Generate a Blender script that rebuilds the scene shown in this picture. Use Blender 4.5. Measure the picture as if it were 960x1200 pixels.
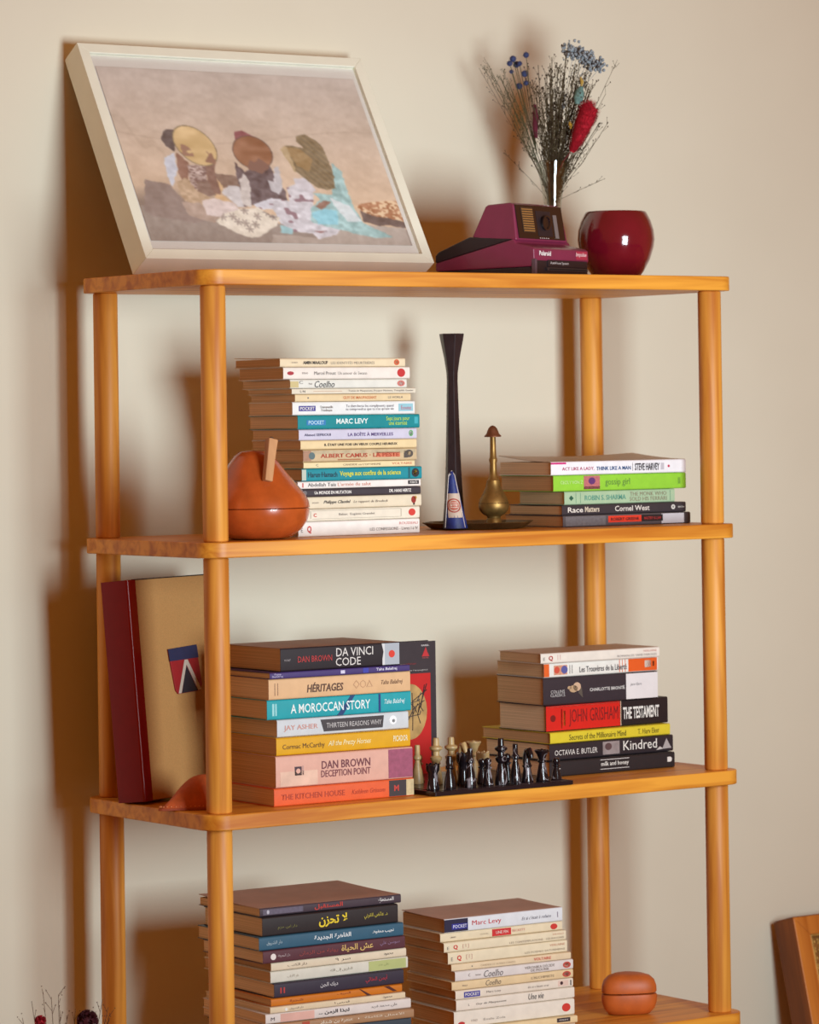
import bpy, math, random, unicodedata
import numpy as np
from mathutils import Vector, Matrix
random.seed(7); rng=np.random.default_rng(7)
R=math.radians
sc=bpy.context.scene
for o in list(bpy.data.objects): bpy.data.objects.remove(o)
col=sc.collection
def lin(c): 
    c=np.array(c[:3],float)/255.0
    return tuple(np.where(c<=.04045,c/12.92,((c+.055)/1.055)**2.4))+(1.0,)

# ---------------------------------------------------------------- camera, world, light
cam=bpy.data.cameras.new('camera'); co=bpy.data.objects.new('camera',cam); col.objects.link(co)
YAW,PITCH,ROLL=0.63279,0.014456,-0.014356
fw=Vector((math.sin(YAW)*math.cos(PITCH),math.cos(YAW)*math.cos(PITCH),math.sin(PITCH)))
rt=Vector((math.cos(YAW),-math.sin(YAW),0)); up=rt.cross(fw)
c_,s_=math.cos(ROLL),math.sin(ROLL)
r2=c_*rt+s_*up; u2=-s_*rt+c_*up
M=Matrix((r2,u2,-fw)).transposed().to_4x4(); M.translation=Vector((-2.14385,-3.60499,-0.17658))
co.matrix_world=M
cam.sensor_fit='HORIZONTAL'; cam.sensor_width=36; cam.lens=4269.45*36/960
cam.shift_x=(480-651.32)/960; cam.shift_y=(427.47-600)/960
cam.clip_start=.05; cam.clip_end=50
cam.dof.use_dof=True; cam.dof.focus_distance=4.42; cam.dof.aperture_fstop=9
sc.camera=co
w=bpy.data.worlds.new('world'); sc.world=w; w.use_nodes=True
w.node_tree.nodes['Background'].inputs[0].default_value=(1.0,.33,.045,1)
w.node_tree.nodes['Background'].inputs[1].default_value=.34
def area(name,loc,target,size,power,color,sy=None):
    l=bpy.data.lights.new(name,'AREA'); l.energy=power; l.color=color; l.size=size
    if sy: l.shape='RECTANGLE'; l.size_y=sy
    o=bpy.data.objects.new(name,l); col.objects.link(o); o.location=loc
    o.rotation_euler=(Vector(target)-Vector(loc)).to_track_quat('-Z','Y').to_euler(); return o
area('key_lamp',(.28,-2.10,-.25),(.50,.35,-.06),.58,19.6,(.80,.945,1.03),.90).data.spread=R(104)
vs=sc.view_settings; vs.view_transform='Standard'; vs.look='None'; vs.gamma=1; vs.use_curve_mapping=False; vs.exposure=0
sc.display_settings.display_device='sRGB'

# ---------------------------------------------------------------- materials
MC={}
def mat(color,rough=.6,metal=0,noise=.06,scale=60,spec=.5,bump=0,coat=0,sss=0):
    k=(tuple(color[:3]),rough,metal,noise,scale,spec,bump,coat)
    if k in MC: return MC[k]
    m=bpy.data.materials.new('surface'); m.use_nodes=True; nt=m.node_tree; b=nt.nodes['Principled BSDF']
    b.inputs['Roughness'].default_value=rough; b.inputs['Metallic'].default_value=metal
    b.inputs['Specular IOR Level'].default_value=spec; b.inputs['Coat Weight'].default_value=coat
    c=lin(color)
    if noise:
        tc=nt.nodes.new('ShaderNodeTexCoord'); n=nt.nodes.new('ShaderNodeTexNoise'); n.inputs['Scale'].default_value=scale; n.inputs['Detail'].default_value=4
        nt.links.new(tc.outputs['Object'],n.inputs['Vector'])
        r=nt.nodes.new('ShaderNodeValToRGB'); r.color_ramp.elements[0].position=.3; r.color_ramp.elements[1].position=.7
        r.color_ramp.elements[0].color=tuple(max(0,x*(1-noise*2)) for x in c[:3])+(1,)
        r.color_ramp.elements[1].color=tuple(min(1,x*(1+noise)) for x in c[:3])+(1,)
        nt.links.new(n.outputs['Fac'],r.inputs['Fac']); nt.links.new(r.outputs['Color'],b.inputs['Base Color'])
        if bump:
            bp=nt.nodes.new('ShaderNodeBump'); bp.inputs['Strength'].default_value=bump; bp.inputs['Distance'].default_value=.002
            nt.links.new(n.outputs['Fac'],bp.inputs['Height']); nt.links.new(bp.outputs['Normal'],b.inputs['Normal'])
    else: b.inputs['Base Color'].default_value=c
    MC[k]=m; return m
def wood(c0,c1,axis,rough=.38,sc_=1.0):
    k=('wood',c0,c1,axis,rough,sc_)
    if k in MC: return MC[k]
    m=bpy.data.materials.new('wood'); m.use_nodes=True; nt=m.node_tree; b=nt.nodes['Principled BSDF']
    tc=nt.nodes.new('ShaderNodeTexCoord'); mp=nt.nodes.new('ShaderNodeMapping')
    s=[70*sc_]*3; s['XYZ'.index(axis)]=3.5*sc_; mp.inputs['Scale'].default_value=s
    n=nt.nodes.new('ShaderNodeTexNoise'); n.inputs['Scale'].default_value=1; n.inputs['Detail'].default_value=6; n.inputs['Distortion'].default_value=.6
    n2=nt.nodes.new('ShaderNodeTexNoise'); n2.inputs['Scale'].default_value=3.2; n2.inputs['Detail'].default_value=2
    mp2=nt.nodes.new('ShaderNodeMapping'); s=[9*sc_]*3; s['XYZ'.index(axis)]=1.2*sc_; mp2.inputs['Scale'].default_value=s
    r=nt.nodes.new('ShaderNodeValToRGB'); r.color_ramp.elements[0].position=.37; r.color_ramp.elements[1].position=.57
    r.color_ramp.elements[0].color=lin(c0); r.color_ramp.elements[1].color=lin(c1)
    mx=nt.nodes.new('ShaderNodeMix'); mx.data_type='FLOAT'; mx.inputs[0].default_value=.34
    L=nt.links.new
    L(tc.outputs['Object'],mp.inputs['Vector']); L(tc.outputs['Object'],mp2.inputs['Vector'])
    L(mp.outputs[0],n.inputs['Vector']); L(mp2.outputs[0],n2.inputs['Vector'])
    L(n.outputs['Fac'],mx.inputs[2]); L(n2.outputs['Fac'],mx.inputs[3]); L(mx.outputs[0],r.inputs['Fac'])
    L(r.outputs['Color'],b.inputs['Base Color'])
    b.inputs['Roughness'].default_value=rough; b.inputs['Specular IOR Level'].default_value=.4
    bp=nt.nodes.new('ShaderNodeBump'); bp.inputs['Strength'].default_value=.08; bp.inputs['Distance'].default_value=.001
    L(n.outputs['Fac'],bp.inputs['Height']); L(bp.outputs['Normal'],b.inputs['Normal'])
    MC[k]=m; return m
def pages_mat(c):
    k=('pages',c)
    if k in MC: return MC[k]
    m=bpy.data.materials.new('page_edges'); m.use_nodes=True; nt=m.node_tree; b=nt.nodes['Principled BSDF']
    tc=nt.nodes.new('ShaderNodeTexCoord'); mp=nt.nodes.new('ShaderNodeMapping'); mp.inputs['Scale'].default_value=(4,4,900)
    n=nt.nodes.new('ShaderNodeTexNoise'); n.inputs['Scale'].default_value=1; n.inputs['Detail'].default_value=3
    r=nt.nodes.new('ShaderNodeValToRGB'); r.color_ramp.elements[0].position=.3; r.color_ramp.elements[1].position=.7
    cl=lin(c); r.color_ramp.elements[0].color=tuple(x*.72 for x in cl[:3])+(1,); r.color_ramp.elements[1].color=tuple(min(1,x*1.08) for x in cl[:3])+(1,)
    L=nt.links.new; L(tc.outputs['Object'],mp.inputs[0]); L(mp.outputs[0],n.inputs['Vector']); L(n.outputs['Fac'],r.inputs['Fac']); L(r.outputs['Color'],b.inputs['Base Color'])
    b.inputs['Roughness'].default_value=.85; b.inputs['Specular IOR Level'].default_value=.2
    bp=nt.nodes.new('ShaderNodeBump'); bp.inputs['Strength'].default_value=.3; bp.inputs['Distance'].default_value=.0006
    L(n.outputs['Fac'],bp.inputs['Height']); L(bp.outputs['Normal'],b.inputs['Normal'])
    MC[k]=m; return m
def vcol_mat(rough=.5):
    k=('vc',rough)
    if k in MC: return MC[k]
    m=bpy.data.materials.new('printed'); m.use_nodes=True; nt=m.node_tree; b=nt.nodes['Principled BSDF']
    a=nt.nodes.new('ShaderNodeAttribute'); a.attribute_name='print'; nt.links.new(a.outputs['Color'],b.inputs['Base Color'])
    b.inputs['Roughness'].default_value=rough; b.inputs['Specular IOR Level'].default_value=.3; MC[k]=m; return m
def glass_mat(tint=(1,1,1,1),off=.035,ior=1.45):
    m=bpy.data.materials.new('thin_glass'); m.use_nodes=True; nt=m.node_tree; nt.nodes.clear()
    o=nt.nodes.new('ShaderNodeOutputMaterial'); t=nt.nodes.new('ShaderNodeBsdfTransparent'); t.inputs[0].default_value=tint
    g=nt.nodes.new('ShaderNodeBsdfGlossy'); g.inputs['Roughness'].default_value=.03; lw=nt.nodes.new('ShaderNodeLayerWeight'); lw.inputs[0].default_value=.5; pw_=nt.nodes.new('ShaderNodeMath'); pw_.operation='POWER'; pw_.inputs[1].default_value=4.5; f=nt.nodes.new('ShaderNodeMath'); f.operation='MULTIPLY_ADD'; f.inputs[1].default_value=.75; f.inputs[2].default_value=off; nt.links.new(lw.outputs['Facing'],pw_.inputs[0]); nt.links.new(pw_.outputs[0],f.inputs[0])
    mx=nt.nodes.new('ShaderNodeMixShader'); L=nt.links.new
    L(f.outputs[0],mx.inputs[0]); L(t.outputs[0],mx.inputs[1]); L(g.outputs[0],mx.inputs[2]); L(mx.outputs[0],o.inputs[0]); return m

# ---------------------------------------------------------------- object helpers
def tag(o,label=None,cat=None,group=None,kind=None):
    if label: o['label']=label
    if cat: o['category']=cat
    if group: o['group']=group
    if kind: o['kind']=kind
    return o
def thing(name,label,cat,loc=(0,0,0),rz=0,group=None):
    o=bpy.data.objects.new(name,None); col.objects.link(o); o.location=loc; o.rotation_euler=(0,0,rz); o.empty_display_size=.02
    return tag(o,label,cat,group)
class MB:
    def __init__(s): s.v=[]; s.f=[]; s.mi=[]
    def add(s,vs,fs,mi=0):
        n=len(s.v); s.v+= [tuple(v) for v in vs]; s.f+=[tuple(i+n for i in f) for f in fs]; s.mi+=[mi]*len(fs); return s
    def box(s,x0,x1,y0,y1,z0,z1,mi=0):
        return s.add([(x0,y0,z0),(x1,y0,z0),(x1,y1,z0),(x0,y1,z0),(x0,y0,z1),(x1,y0,z1),(x1,y1,z1),(x0,y1,z1)],
          [(0,3,2,1),(4,5,6,7),(0,1,5,4),(1,2,6,5),(2,3,7,6),(3,0,4,7)],mi)
    def prism(s,pts,x0,x1,axis='X',mi=0):   # pts (a,b) closed outline extruded along axis
        n=len(pts)
        mk={'X':lambda t,a,b:(t,a,b),'Y':lambda t,a,b:(a,t,b),'Z':lambda t,a,b:(a,b,t)}[axis]
        vs=[mk(x0,a,b) for a,b in pts]+[mk(x1,a,b) for a,b in pts]
        fs=[tuple(range(n))[::-1],tuple(range(n,2*n))]+[(i,(i+1)%n,n+(i+1)%n,n+i) for i in range(n)]
        return s.add(vs,fs,mi)
    def lathe(s,prof,n=32,c=(0,0,0),mi=0,rot=0):   # prof: (r,z)
        vs=[];fs=[];m=len(prof)
        for i in range(n):
            a=2*math.pi*i/n+rot; 
            for r,z in prof: vs.append((c[0]+r*math.cos(a),c[1]+r*math.sin(a),c[2]+z))
        for i in range(n):
            j=(i+1)%n
            for k in range(m-1): fs.append((i*m+k,j*m+k,j*m+k+1,i*m+k+1))
        if prof[0][0]>1e-6: fs.append(tuple(i*m for i in range(n))[::-1])
        if prof[-1][0]>1e-6: fs.append(tuple(i*m+m-1 for i in range(n)))
        return s.add(vs,fs,mi)
    def tube(s,pts,r,n=6,mi=0):
        pts=[Vector(p) for p in pts]; rr=r if isinstance(r,(list,tuple)) else [r]*len(pts); vs=[];fs=[]
        for i,p in enumerate(pts):
            d=(pts[min(i+1,len(pts)-1)]-pts[max(i-1,0)]).normalized(); a=d.orthogonal().normalized() if i==0 else (pa-d*pa.dot(d)).normalized(); pa=a; b=d.cross(a)
            for k in range(n): t=2*math.pi*k/n; vs.append(p+(a*math.cos(t)+b*math.sin(t))*rr[i])
        for i in range(len(pts)-1):
            for k in range(n): fs.append((i*n+k,i*n+(k+1)%n,(i+1)*n+(k+1)%n,(i+1)*n+k))
        fs.append(tuple(range(n))[::-1]); fs.append(tuple(range((len(pts)-1)*n,len(pts)*n)))
        return s.add(vs,fs,mi)
    def ball(s,c,r,n=8,m=5,mi=0,sq=(1,1,1)):
        vs=[(c[0],c[1],c[2]-r*sq[2])];fs=[]
        for j in range(1,m):
            t=math.pi*j/m
            for i in range(n): a=2*math.pi*i/n; vs.append((c[0]+r*sq[0]*math.sin(t)*math.cos(a),c[1]+r*sq[1]*math.sin(t)*math.sin(a),c[2]-r*sq[2]*math.cos(t)))
        vs.append((c[0],c[1],c[2]+r*sq[2])); e=len(vs)-1
        for i in range(n):
            fs.append((0,1+(i+1)%n,1+i)); fs.append((e,e-n+i,e-n+(i+1)%n))
            for j in range(m-2): a=1+j*n; fs.append((a+i,a+(i+1)%n,a+n+(i+1)%n,a+n+i))
        return s.add(vs,fs,mi)
    def build(s,name,mats,parent=None,smooth=False,bevel=0,angle=35,seg=2,label=None):
        me=bpy.data.meshes.new(name); me.from_pydata(s.v,[],s.f); me.update()
        if not isinstance(mats,(list,tuple)): mats=[mats]
        for m in mats: me.materials.append(m)
        me.polygons.foreach_set('material_index',s.mi)
        o=bpy.data.objects.new(name,me); col.objects.link(o)
        if parent: o.parent=parent
        if smooth:
            me.polygons.foreach_set('use_smooth',[True]*len(me.polygons)); 
            try: me.set_sharp_from_angle(angle=R(angle))
            except Exception: pass
        if bevel:
            b=o.modifiers.new('bevel','BEVEL'); b.width=bevel; b.segments=seg; b.limit_method='ANGLE'; b.angle_limit=R(40); b.harden_normals=False
        if label: o['label']=label
        return o
def painted(name,fn,nu,nv,place,parent,rough=.5):
    # flat printed sheet: colour sampled by fn(u,v)->Nx3 sRGB, place(u,v)->xyz
    u,v=np.meshgrid(np.linspace(0,1,nu),np.linspace(0,1,nv)); U=u.ravel();V=v.ravel()
    P=place(U,V); me=bpy.data.meshes.new(name)
    i=np.arange((nu-1)*(nv-1)); a=(i//(nu-1))*nu+i%(nu-1); F=np.stack([a,a+1,a+nu+1,a+nu],1)
    me.from_pydata(P.tolist(),[],F.tolist()); me.update()
    c=np.clip(fn(U,V),0,255)/255; c=np.where(c<=.04045,c/12.92,((c+.055)/1.055)**2.4)
    at=me.color_attributes.new('print','FLOAT_COLOR','POINT'); at.data.foreach_set('color',np.concatenate([c,np.ones((len(c),1))],1).astype(np.float32).ravel())
    me.materials.append(vcol_mat(rough)); o=bpy.data.objects.new(name,me); col.objects.link(o); o.parent=parent; return o
# smooth value noise for prints
_N=rng.random((64,64))
def vn(u,v,s):
    x=u*s; y=v*s; xi=np.floor(x).astype(int); yi=np.floor(y).astype(int); fx=x-xi; fy=y-yi; fx=fx*fx*(3-2*fx); fy=fy*fy*(3-2*fy)
    g=lambda a,b:_N[a%64,b%64]
    return (g(xi,yi)*(1-fx)+g(xi+1,yi)*fx)*(1-fy)+(g(xi,yi+1)*(1-fx)+g(xi+1,yi+1)*fx)*fy
def inpoly(U,V,pts):
    r=np.zeros(len(U),bool); j=len(pts)-1
    for i in range(len(pts)):
        xi,yi=pts[i];xj,yj=pts[j]; c=((yi>V)!=(yj>V))&(U<(xj-xi)*(V-yi)/((yj-yi) or 1e-9)+xi); r^=c; j=i
    return r

# ---------------------------------------------------------------- lettering
_forms={}
for cp in range(0xFE70,0xFEFD):
    dc=unicodedata.decomposition(chr(cp)).split()
    if dc and dc[0] in('<isolated>','<initial>','<medial>','<final>'):
        _forms.setdefault(tuple(int(x,16) for x in dc[1:]),{})[dc[0][1:4]]=chr(cp)
def arabic(t):
    L_=[];i=0
    while i<len(t):
        if i+1<len(t) and (ord(t[i]),ord(t[i+1])) in _forms and t[i]=='\u0644': L_.append((ord(t[i]),ord(t[i+1]))); i+=2
        else: L_.append((ord(t[i]),)); i+=1
    out=[]
    for k,g in enumerate(L_):
        f=_forms.get(g)
        if not f: out.append(''.join(map(chr,g))); continue
        pf=_forms.get(L_[k-1]) if k>0 else None; nf=_forms.get(L_[k+1]) if k+1<len(L_) else None
        a=bool(pf and 'ini' in pf and 'fin' in f); b=bool(nf and 'ini' in f and 'fin' in nf)
        key='med' if a and b else 'fin' if a else 'ini' if b else 'iso'
        out.append(f.get(key) or f.get('iso'))
    return ''.join(reversed(out))
def is_ar(t): return any('\u0600'<=c<='\u06ff' for c in t)
TXT=0
def text(parent,s,x0,x1,z0,z1,color,bold=0,shear=0,y=-.0004,name='lettering',frame=None,flip=False,rough=.5,thick=.00012):
    """lettering fitted into the rectangle x0..x1, z0..z1 on the plane y (facing -y)"""
    if is_ar(s): s=arabic(s)
    cu=bpy.data.curves.new('lettering','FONT'); cu.body=s; cu.size=1; cu.resolution_u=2; cu.shear=shear; cu.offset=bold; cu.space_line=.85; cu.align_x='CENTER' if '\n' in s else 'LEFT'
    o=bpy.data.objects.new('tmp',cu); col.objects.link(o); dg=bpy.context.evaluated_depsgraph_get(); dg.update()
    me=bpy.data.meshes.new_from_object(o.evaluated_get(dg)); bpy.data.objects.remove(o); bpy.data.curves.remove(cu)
    n=len(me.vertices)
    if n==0: print('EMPTY TEXT',s); return None
    a=np.zeros(n*3); me.vertices.foreach_get('co',a); a=a.reshape(-1,3); mn=a.min(0); mx=a.max(0); sz=np.maximum(mx-mn,1e-6)
    u=(a[:,0]-mn[0])/sz[0]; v=(a[:,1]-mn[1])/sz[1]
    X=x0+u*(x1-x0); Z=z0+v*(z1-z0)
    if frame: P=frame(X,Z,y)
    else: P=np.stack([X,np.full(n,y),Z],1)
    me.vertices.foreach_set('co',P.ravel()); me.update(); me.materials.clear(); me.materials.append(mat(color,rough,noise=0))
    me.name=name; t=bpy.data.objects.new(name,me); col.objects.link(t); t.parent=parent; return t
# ---------------------------------------------------------------- room
ZL=[0,-0.3151,-0.6284,-0.9362]; LEN,DEP,INS,THK,PR=.80,.3167,.0318,.0180,.0148
WALL_Y=.357; FLOOR_Z=-1.262
def plaster():
    m=bpy.data.materials.new('plaster'); m.use_nodes=True; nt=m.node_tree; b=nt.nodes['Principled BSDF']; L=nt.links.new
    tc=nt.nodes.new('ShaderNodeTexCoord'); n=nt.nodes.new('ShaderNodeTexNoise'); n.inputs['Scale'].default_value=2.2; n.inputs['Detail'].default_value=5
    r=nt.nodes.new('ShaderNodeValToRGB'); r.color_ramp.elements[0].position=.35; r.color_ramp.elements[1].position=.65
    r.color_ramp.elements[0].color=lin((220,211,189)); r.color_ramp.elements[1].color=lin((226,218,196))
    n2=nt.nodes.new('ShaderNodeTexNoise'); n2.inputs['Scale'].default_value=14; n2.inputs['Detail'].default_value=6
    bp=nt.nodes.new('ShaderNodeBump'); bp.inputs['Strength'].default_value=.10; bp.inputs['Distance'].default_value=.004
    L(tc.outputs['Object'],n.inputs['Vector']); L(tc.outputs['Object'],n2.inputs['Vector']); L(n.outputs['Fac'],r.inputs['Fac']); L(r.outputs['Color'],b.inputs['Base Color'])
    L(n2.outputs['Fac'],bp.inputs['Height']); L(bp.outputs['Normal'],b.inputs['Normal']); b.inputs['Roughness'].default_value=.85; return m
tag(MB().box(-3,4,WALL_Y,WALL_Y+.1,FLOOR_Z-.05,1.4).build('wall_back',plaster()),kind='structure')
tag(MB().box(-3,4,-4.2,WALL_Y+.1,FLOOR_Z-.05,FLOOR_Z).build('floor',wood((120,80,48),(150,104,64),'X')),kind='structure')
tag(MB().box(-3,4,WALL_Y-.012,WALL_Y,FLOOR_Z,FLOOR_Z+.08).build('baseboard_back',mat((225,215,196),.5),bevel=.003),kind='structure')
# ---------------------------------------------------------------- shelving unit
WA,WB=(206,132,62),(228,156,80)
unit=thing('shelving_unit','honey coloured wooden shelving unit with round posts and four rounded shelf boards','shelf',(0,0,FLOOR_Z))
def rrect(x0,x1,y0,y1,r,n=8):
    p=[]
    for cx,cy,a0 in ((x1-r,y1-r,0),(x0+r,y1-r,90),(x0+r,y0+r,180),(x1-r,y0+r,270)):
        for k in range(n+1): a=R(a0+90*k/n); p.append((cx+r*math.cos(a),cy+r*math.sin(a)))
    return p
E_=.0058
for z in ZL:
    MB().prism(rrect(E_,LEN-E_,E_,DEP-E_,.026),z-THK-FLOOR_Z,z-FLOOR_Z,'Z').build('shelf_board',wood((190,108,26),(234,160,56),'X',.45),unit,smooth=True,bevel=.0012)
segs=[(ZL[1],ZL[0]-THK),(ZL[2],ZL[1]-THK),(ZL[3],ZL[2]-THK),(FLOOR_Z,ZL[3]-THK)]
for px in (INS,LEN-INS):
    for py in (INS,DEP-INS):
        for z0,z1 in segs:
            pr=[(PR-.0018,0),(PR-.0008,.0006),(PR,.002),(PR,z1-z0-.002),(PR-.0008,z1-z0-.0006),(PR-.0018,z1-z0)]
            o=MB().lathe(pr,40).build('post',wood((188,110,36),(230,158,64),'Z',.48),unit,smooth=True); o.location=(px,py,z0-FLOOR_Z)
            o.rotation_euler.z=random.uniform(0,6)

# ---------------------------------------------------------------- books
PG=[(226,186,140),(232,196,152),(216,172,124),(238,204,164)]
BK={"A": [[0.1773, 0.0835, -0.3151, -0.0119, 0.1729, 0.0182, 0.1055], [0.1813, 0.0859, -0.297, -0.0106, 0.171, 0.0148, 0.1064], [0.1813, 0.0855, -0.2822, -0.0105, 0.1736, 0.0147, 0.1048], [0.1779, 0.0858, -0.2675, -0.0103, 0.1764, 0.0094, 0.1028], [0.1784, 0.0854, -0.258, -0.0103, 0.1758, 0.0091, 0.1039], [0.1841, 0.0851, -0.2489, -0.0098, 0.1719, 0.0153, 0.1078], [0.1869, 0.0853, -0.2336, -0.0084, 0.1592, 0.0076, 0.1065], [0.1863, 0.0851, -0.226, -0.0086, 0.1627, 0.0149, 0.1028], [0.1832, 0.0854, -0.2111, -0.0072, 0.1663, 0.0112, 0.1137], [0.1808, 0.0852, -0.2, -0.0078, 0.1688, 0.0133, 0.1086], [0.1795, 0.0852, -0.1867, -0.0084, 0.1745, 0.0169, 0.1129], [0.1721, 0.0849, -0.1698, -0.0101, 0.1746, 0.0162, 0.1028], [0.1759, 0.0848, -0.1536, -0.0099, 0.1651, 0.009, 0.1044], [0.1715, 0.0849, -0.1446, -0.0098, 0.1769, 0.0068, 0.1029], [0.1691, 0.0845, -0.1378, -0.0112, 0.1659, 0.011, 0.1126], [0.1596, 0.0844, -0.1268, -0.0129, 0.1798, 0.0147, 0.1052], [0.1551, 0.0843, -0.1121, -0.0145, 0.1775, 0.0107, 0.1067]], "B": [[0.5684, 0.0824, -0.3151, -0.016, 0.2011, 0.0149, 0.1288], [0.569, 0.085, -0.3002, -0.0076, 0.1969, 0.013, 0.1158], [0.5744, 0.0868, -0.2872, -0.0059, 0.1754, 0.0171, 0.0994], [0.5574, 0.0867, -0.2701, -0.0099, 0.21, 0.0205, 0.1164], [0.5524, 0.0846, -0.2496, -0.0137, 0.213, 0.0175, 0.1147]], "C": [[0.1113, 0.0397, -0.6284, -0.0208, 0.1944, 0.0215, 0.1294], [0.1152, 0.0415, -0.6069, -0.0282, 0.1896, 0.0373, 0.1327], [0.1179, 0.044, -0.5695, -0.0184, 0.1869, 0.0212, 0.1302], [0.1217, 0.0479, -0.5483, -0.0097, 0.1844, 0.0209, 0.1273], [0.1087, 0.0488, -0.5274, -0.0029, 0.203, 0.0238, 0.1222], [0.1088, 0.0447, -0.5036, -0.0126, 0.1982, 0.0245, 0.1252], [0.1096, 0.0429, -0.4791, -0.0148, 0.1955, 0.0079, 0.1257], [0.1243, 0.0424, -0.4712, -0.0007, 0.1683, 0.0281, 0.1249]], "E": [[0.5508, 0.0946, -0.6284, -0.0052, 0.1987, 0.0198, 0.1426], [0.5555, 0.1005, -0.6086, 0.015, 0.1994, 0.0211, 0.1365], [0.5573, 0.1011, -0.5875, 0.0235, 0.195, 0.0144, 0.1442], [0.5574, 0.1096, -0.5731, 0.0392, 0.2007, 0.0337, 0.0972], [0.552, 0.1073, -0.5394, -0.004, 0.1816, 0.0349, 0.1024], [0.5537, 0.1075, -0.5046, 0.0079, 0.1829, 0.0186, 0.1024], [0.5434, 0.0998, -0.486, -0.0126, 0.1868, 0.0133, 0.0926]], "F": [[0.096, 0.0395, -0.8916, -0.081, 0.1979, 0.0107, 0.1679], [0.0966, 0.0412, -0.8809, -0.0554, 0.1972, 0.0118, 0.1584], [0.1028, 0.0407, -0.8691, -0.0405, 0.185, 0.0076, 0.1594], [0.1054, 0.043, -0.8615, -0.0389, 0.1798, 0.0093, 0.1546], [0.1107, 0.0441, -0.8523, -0.0248, 0.1793, 0.0171, 0.1524], [0.1079, 0.0474, -0.8352, -0.0215, 0.1909, 0.014, 0.1579], [0.1082, 0.0464, -0.8211, -0.0145, 0.1886, 0.0104, 0.1541], [0.0949, 0.0424, -0.8107, -0.0019, 0.1992, 0.0152, 0.1379], [0.0916, 0.0454, -0.7955, -0.0217, 0.1999, 0.0159, 0.1456], [0.0974, 0.0471, -0.7796, -0.0171, 0.1884, 0.0225, 0.1371], [0.0971, 0.0516, -0.757, -0.0186, 0.1961, 0.0106, 0.144]], "G": [[0.3732, 0.0534, -0.9272, -0.0871, 0.1746, 0.009, 0.1088], [0.3742, 0.0568, -0.9181, -0.0646, 0.1743, 0.02, 0.11], [0.378, 0.0572, -0.8981, -0.0531, 0.1725, 0.0137, 0.1106], [0.3786, 0.0592, -0.8844, -0.0559, 0.1712, 0.0111, 0.1113], [0.3747, 0.0613, -0.8733, -0.0595, 0.1763, 0.0109, 0.1094], [0.3788, 0.0598, -0.8624, -0.0605, 0.1714, 0.0124, 0.1122], [0.3757, 0.063, -0.85, -0.0681, 0.1727, 0.0087, 0.1129], [0.3705, 0.0626, -0.8413, -0.0425, 0.1749, 0.0149, 0.1054], [0.3647, 0.0624, -0.8264, -0.0387, 0.1794, 0.0123, 0.1006], [0.3624, 0.0668, -0.814, -0.048, 0.1782, 0.011, 0.1015], [0.3676, 0.0649, -0.8031, -0.0336, 0.1739, 0.0175, 0.0983]]}
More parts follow.
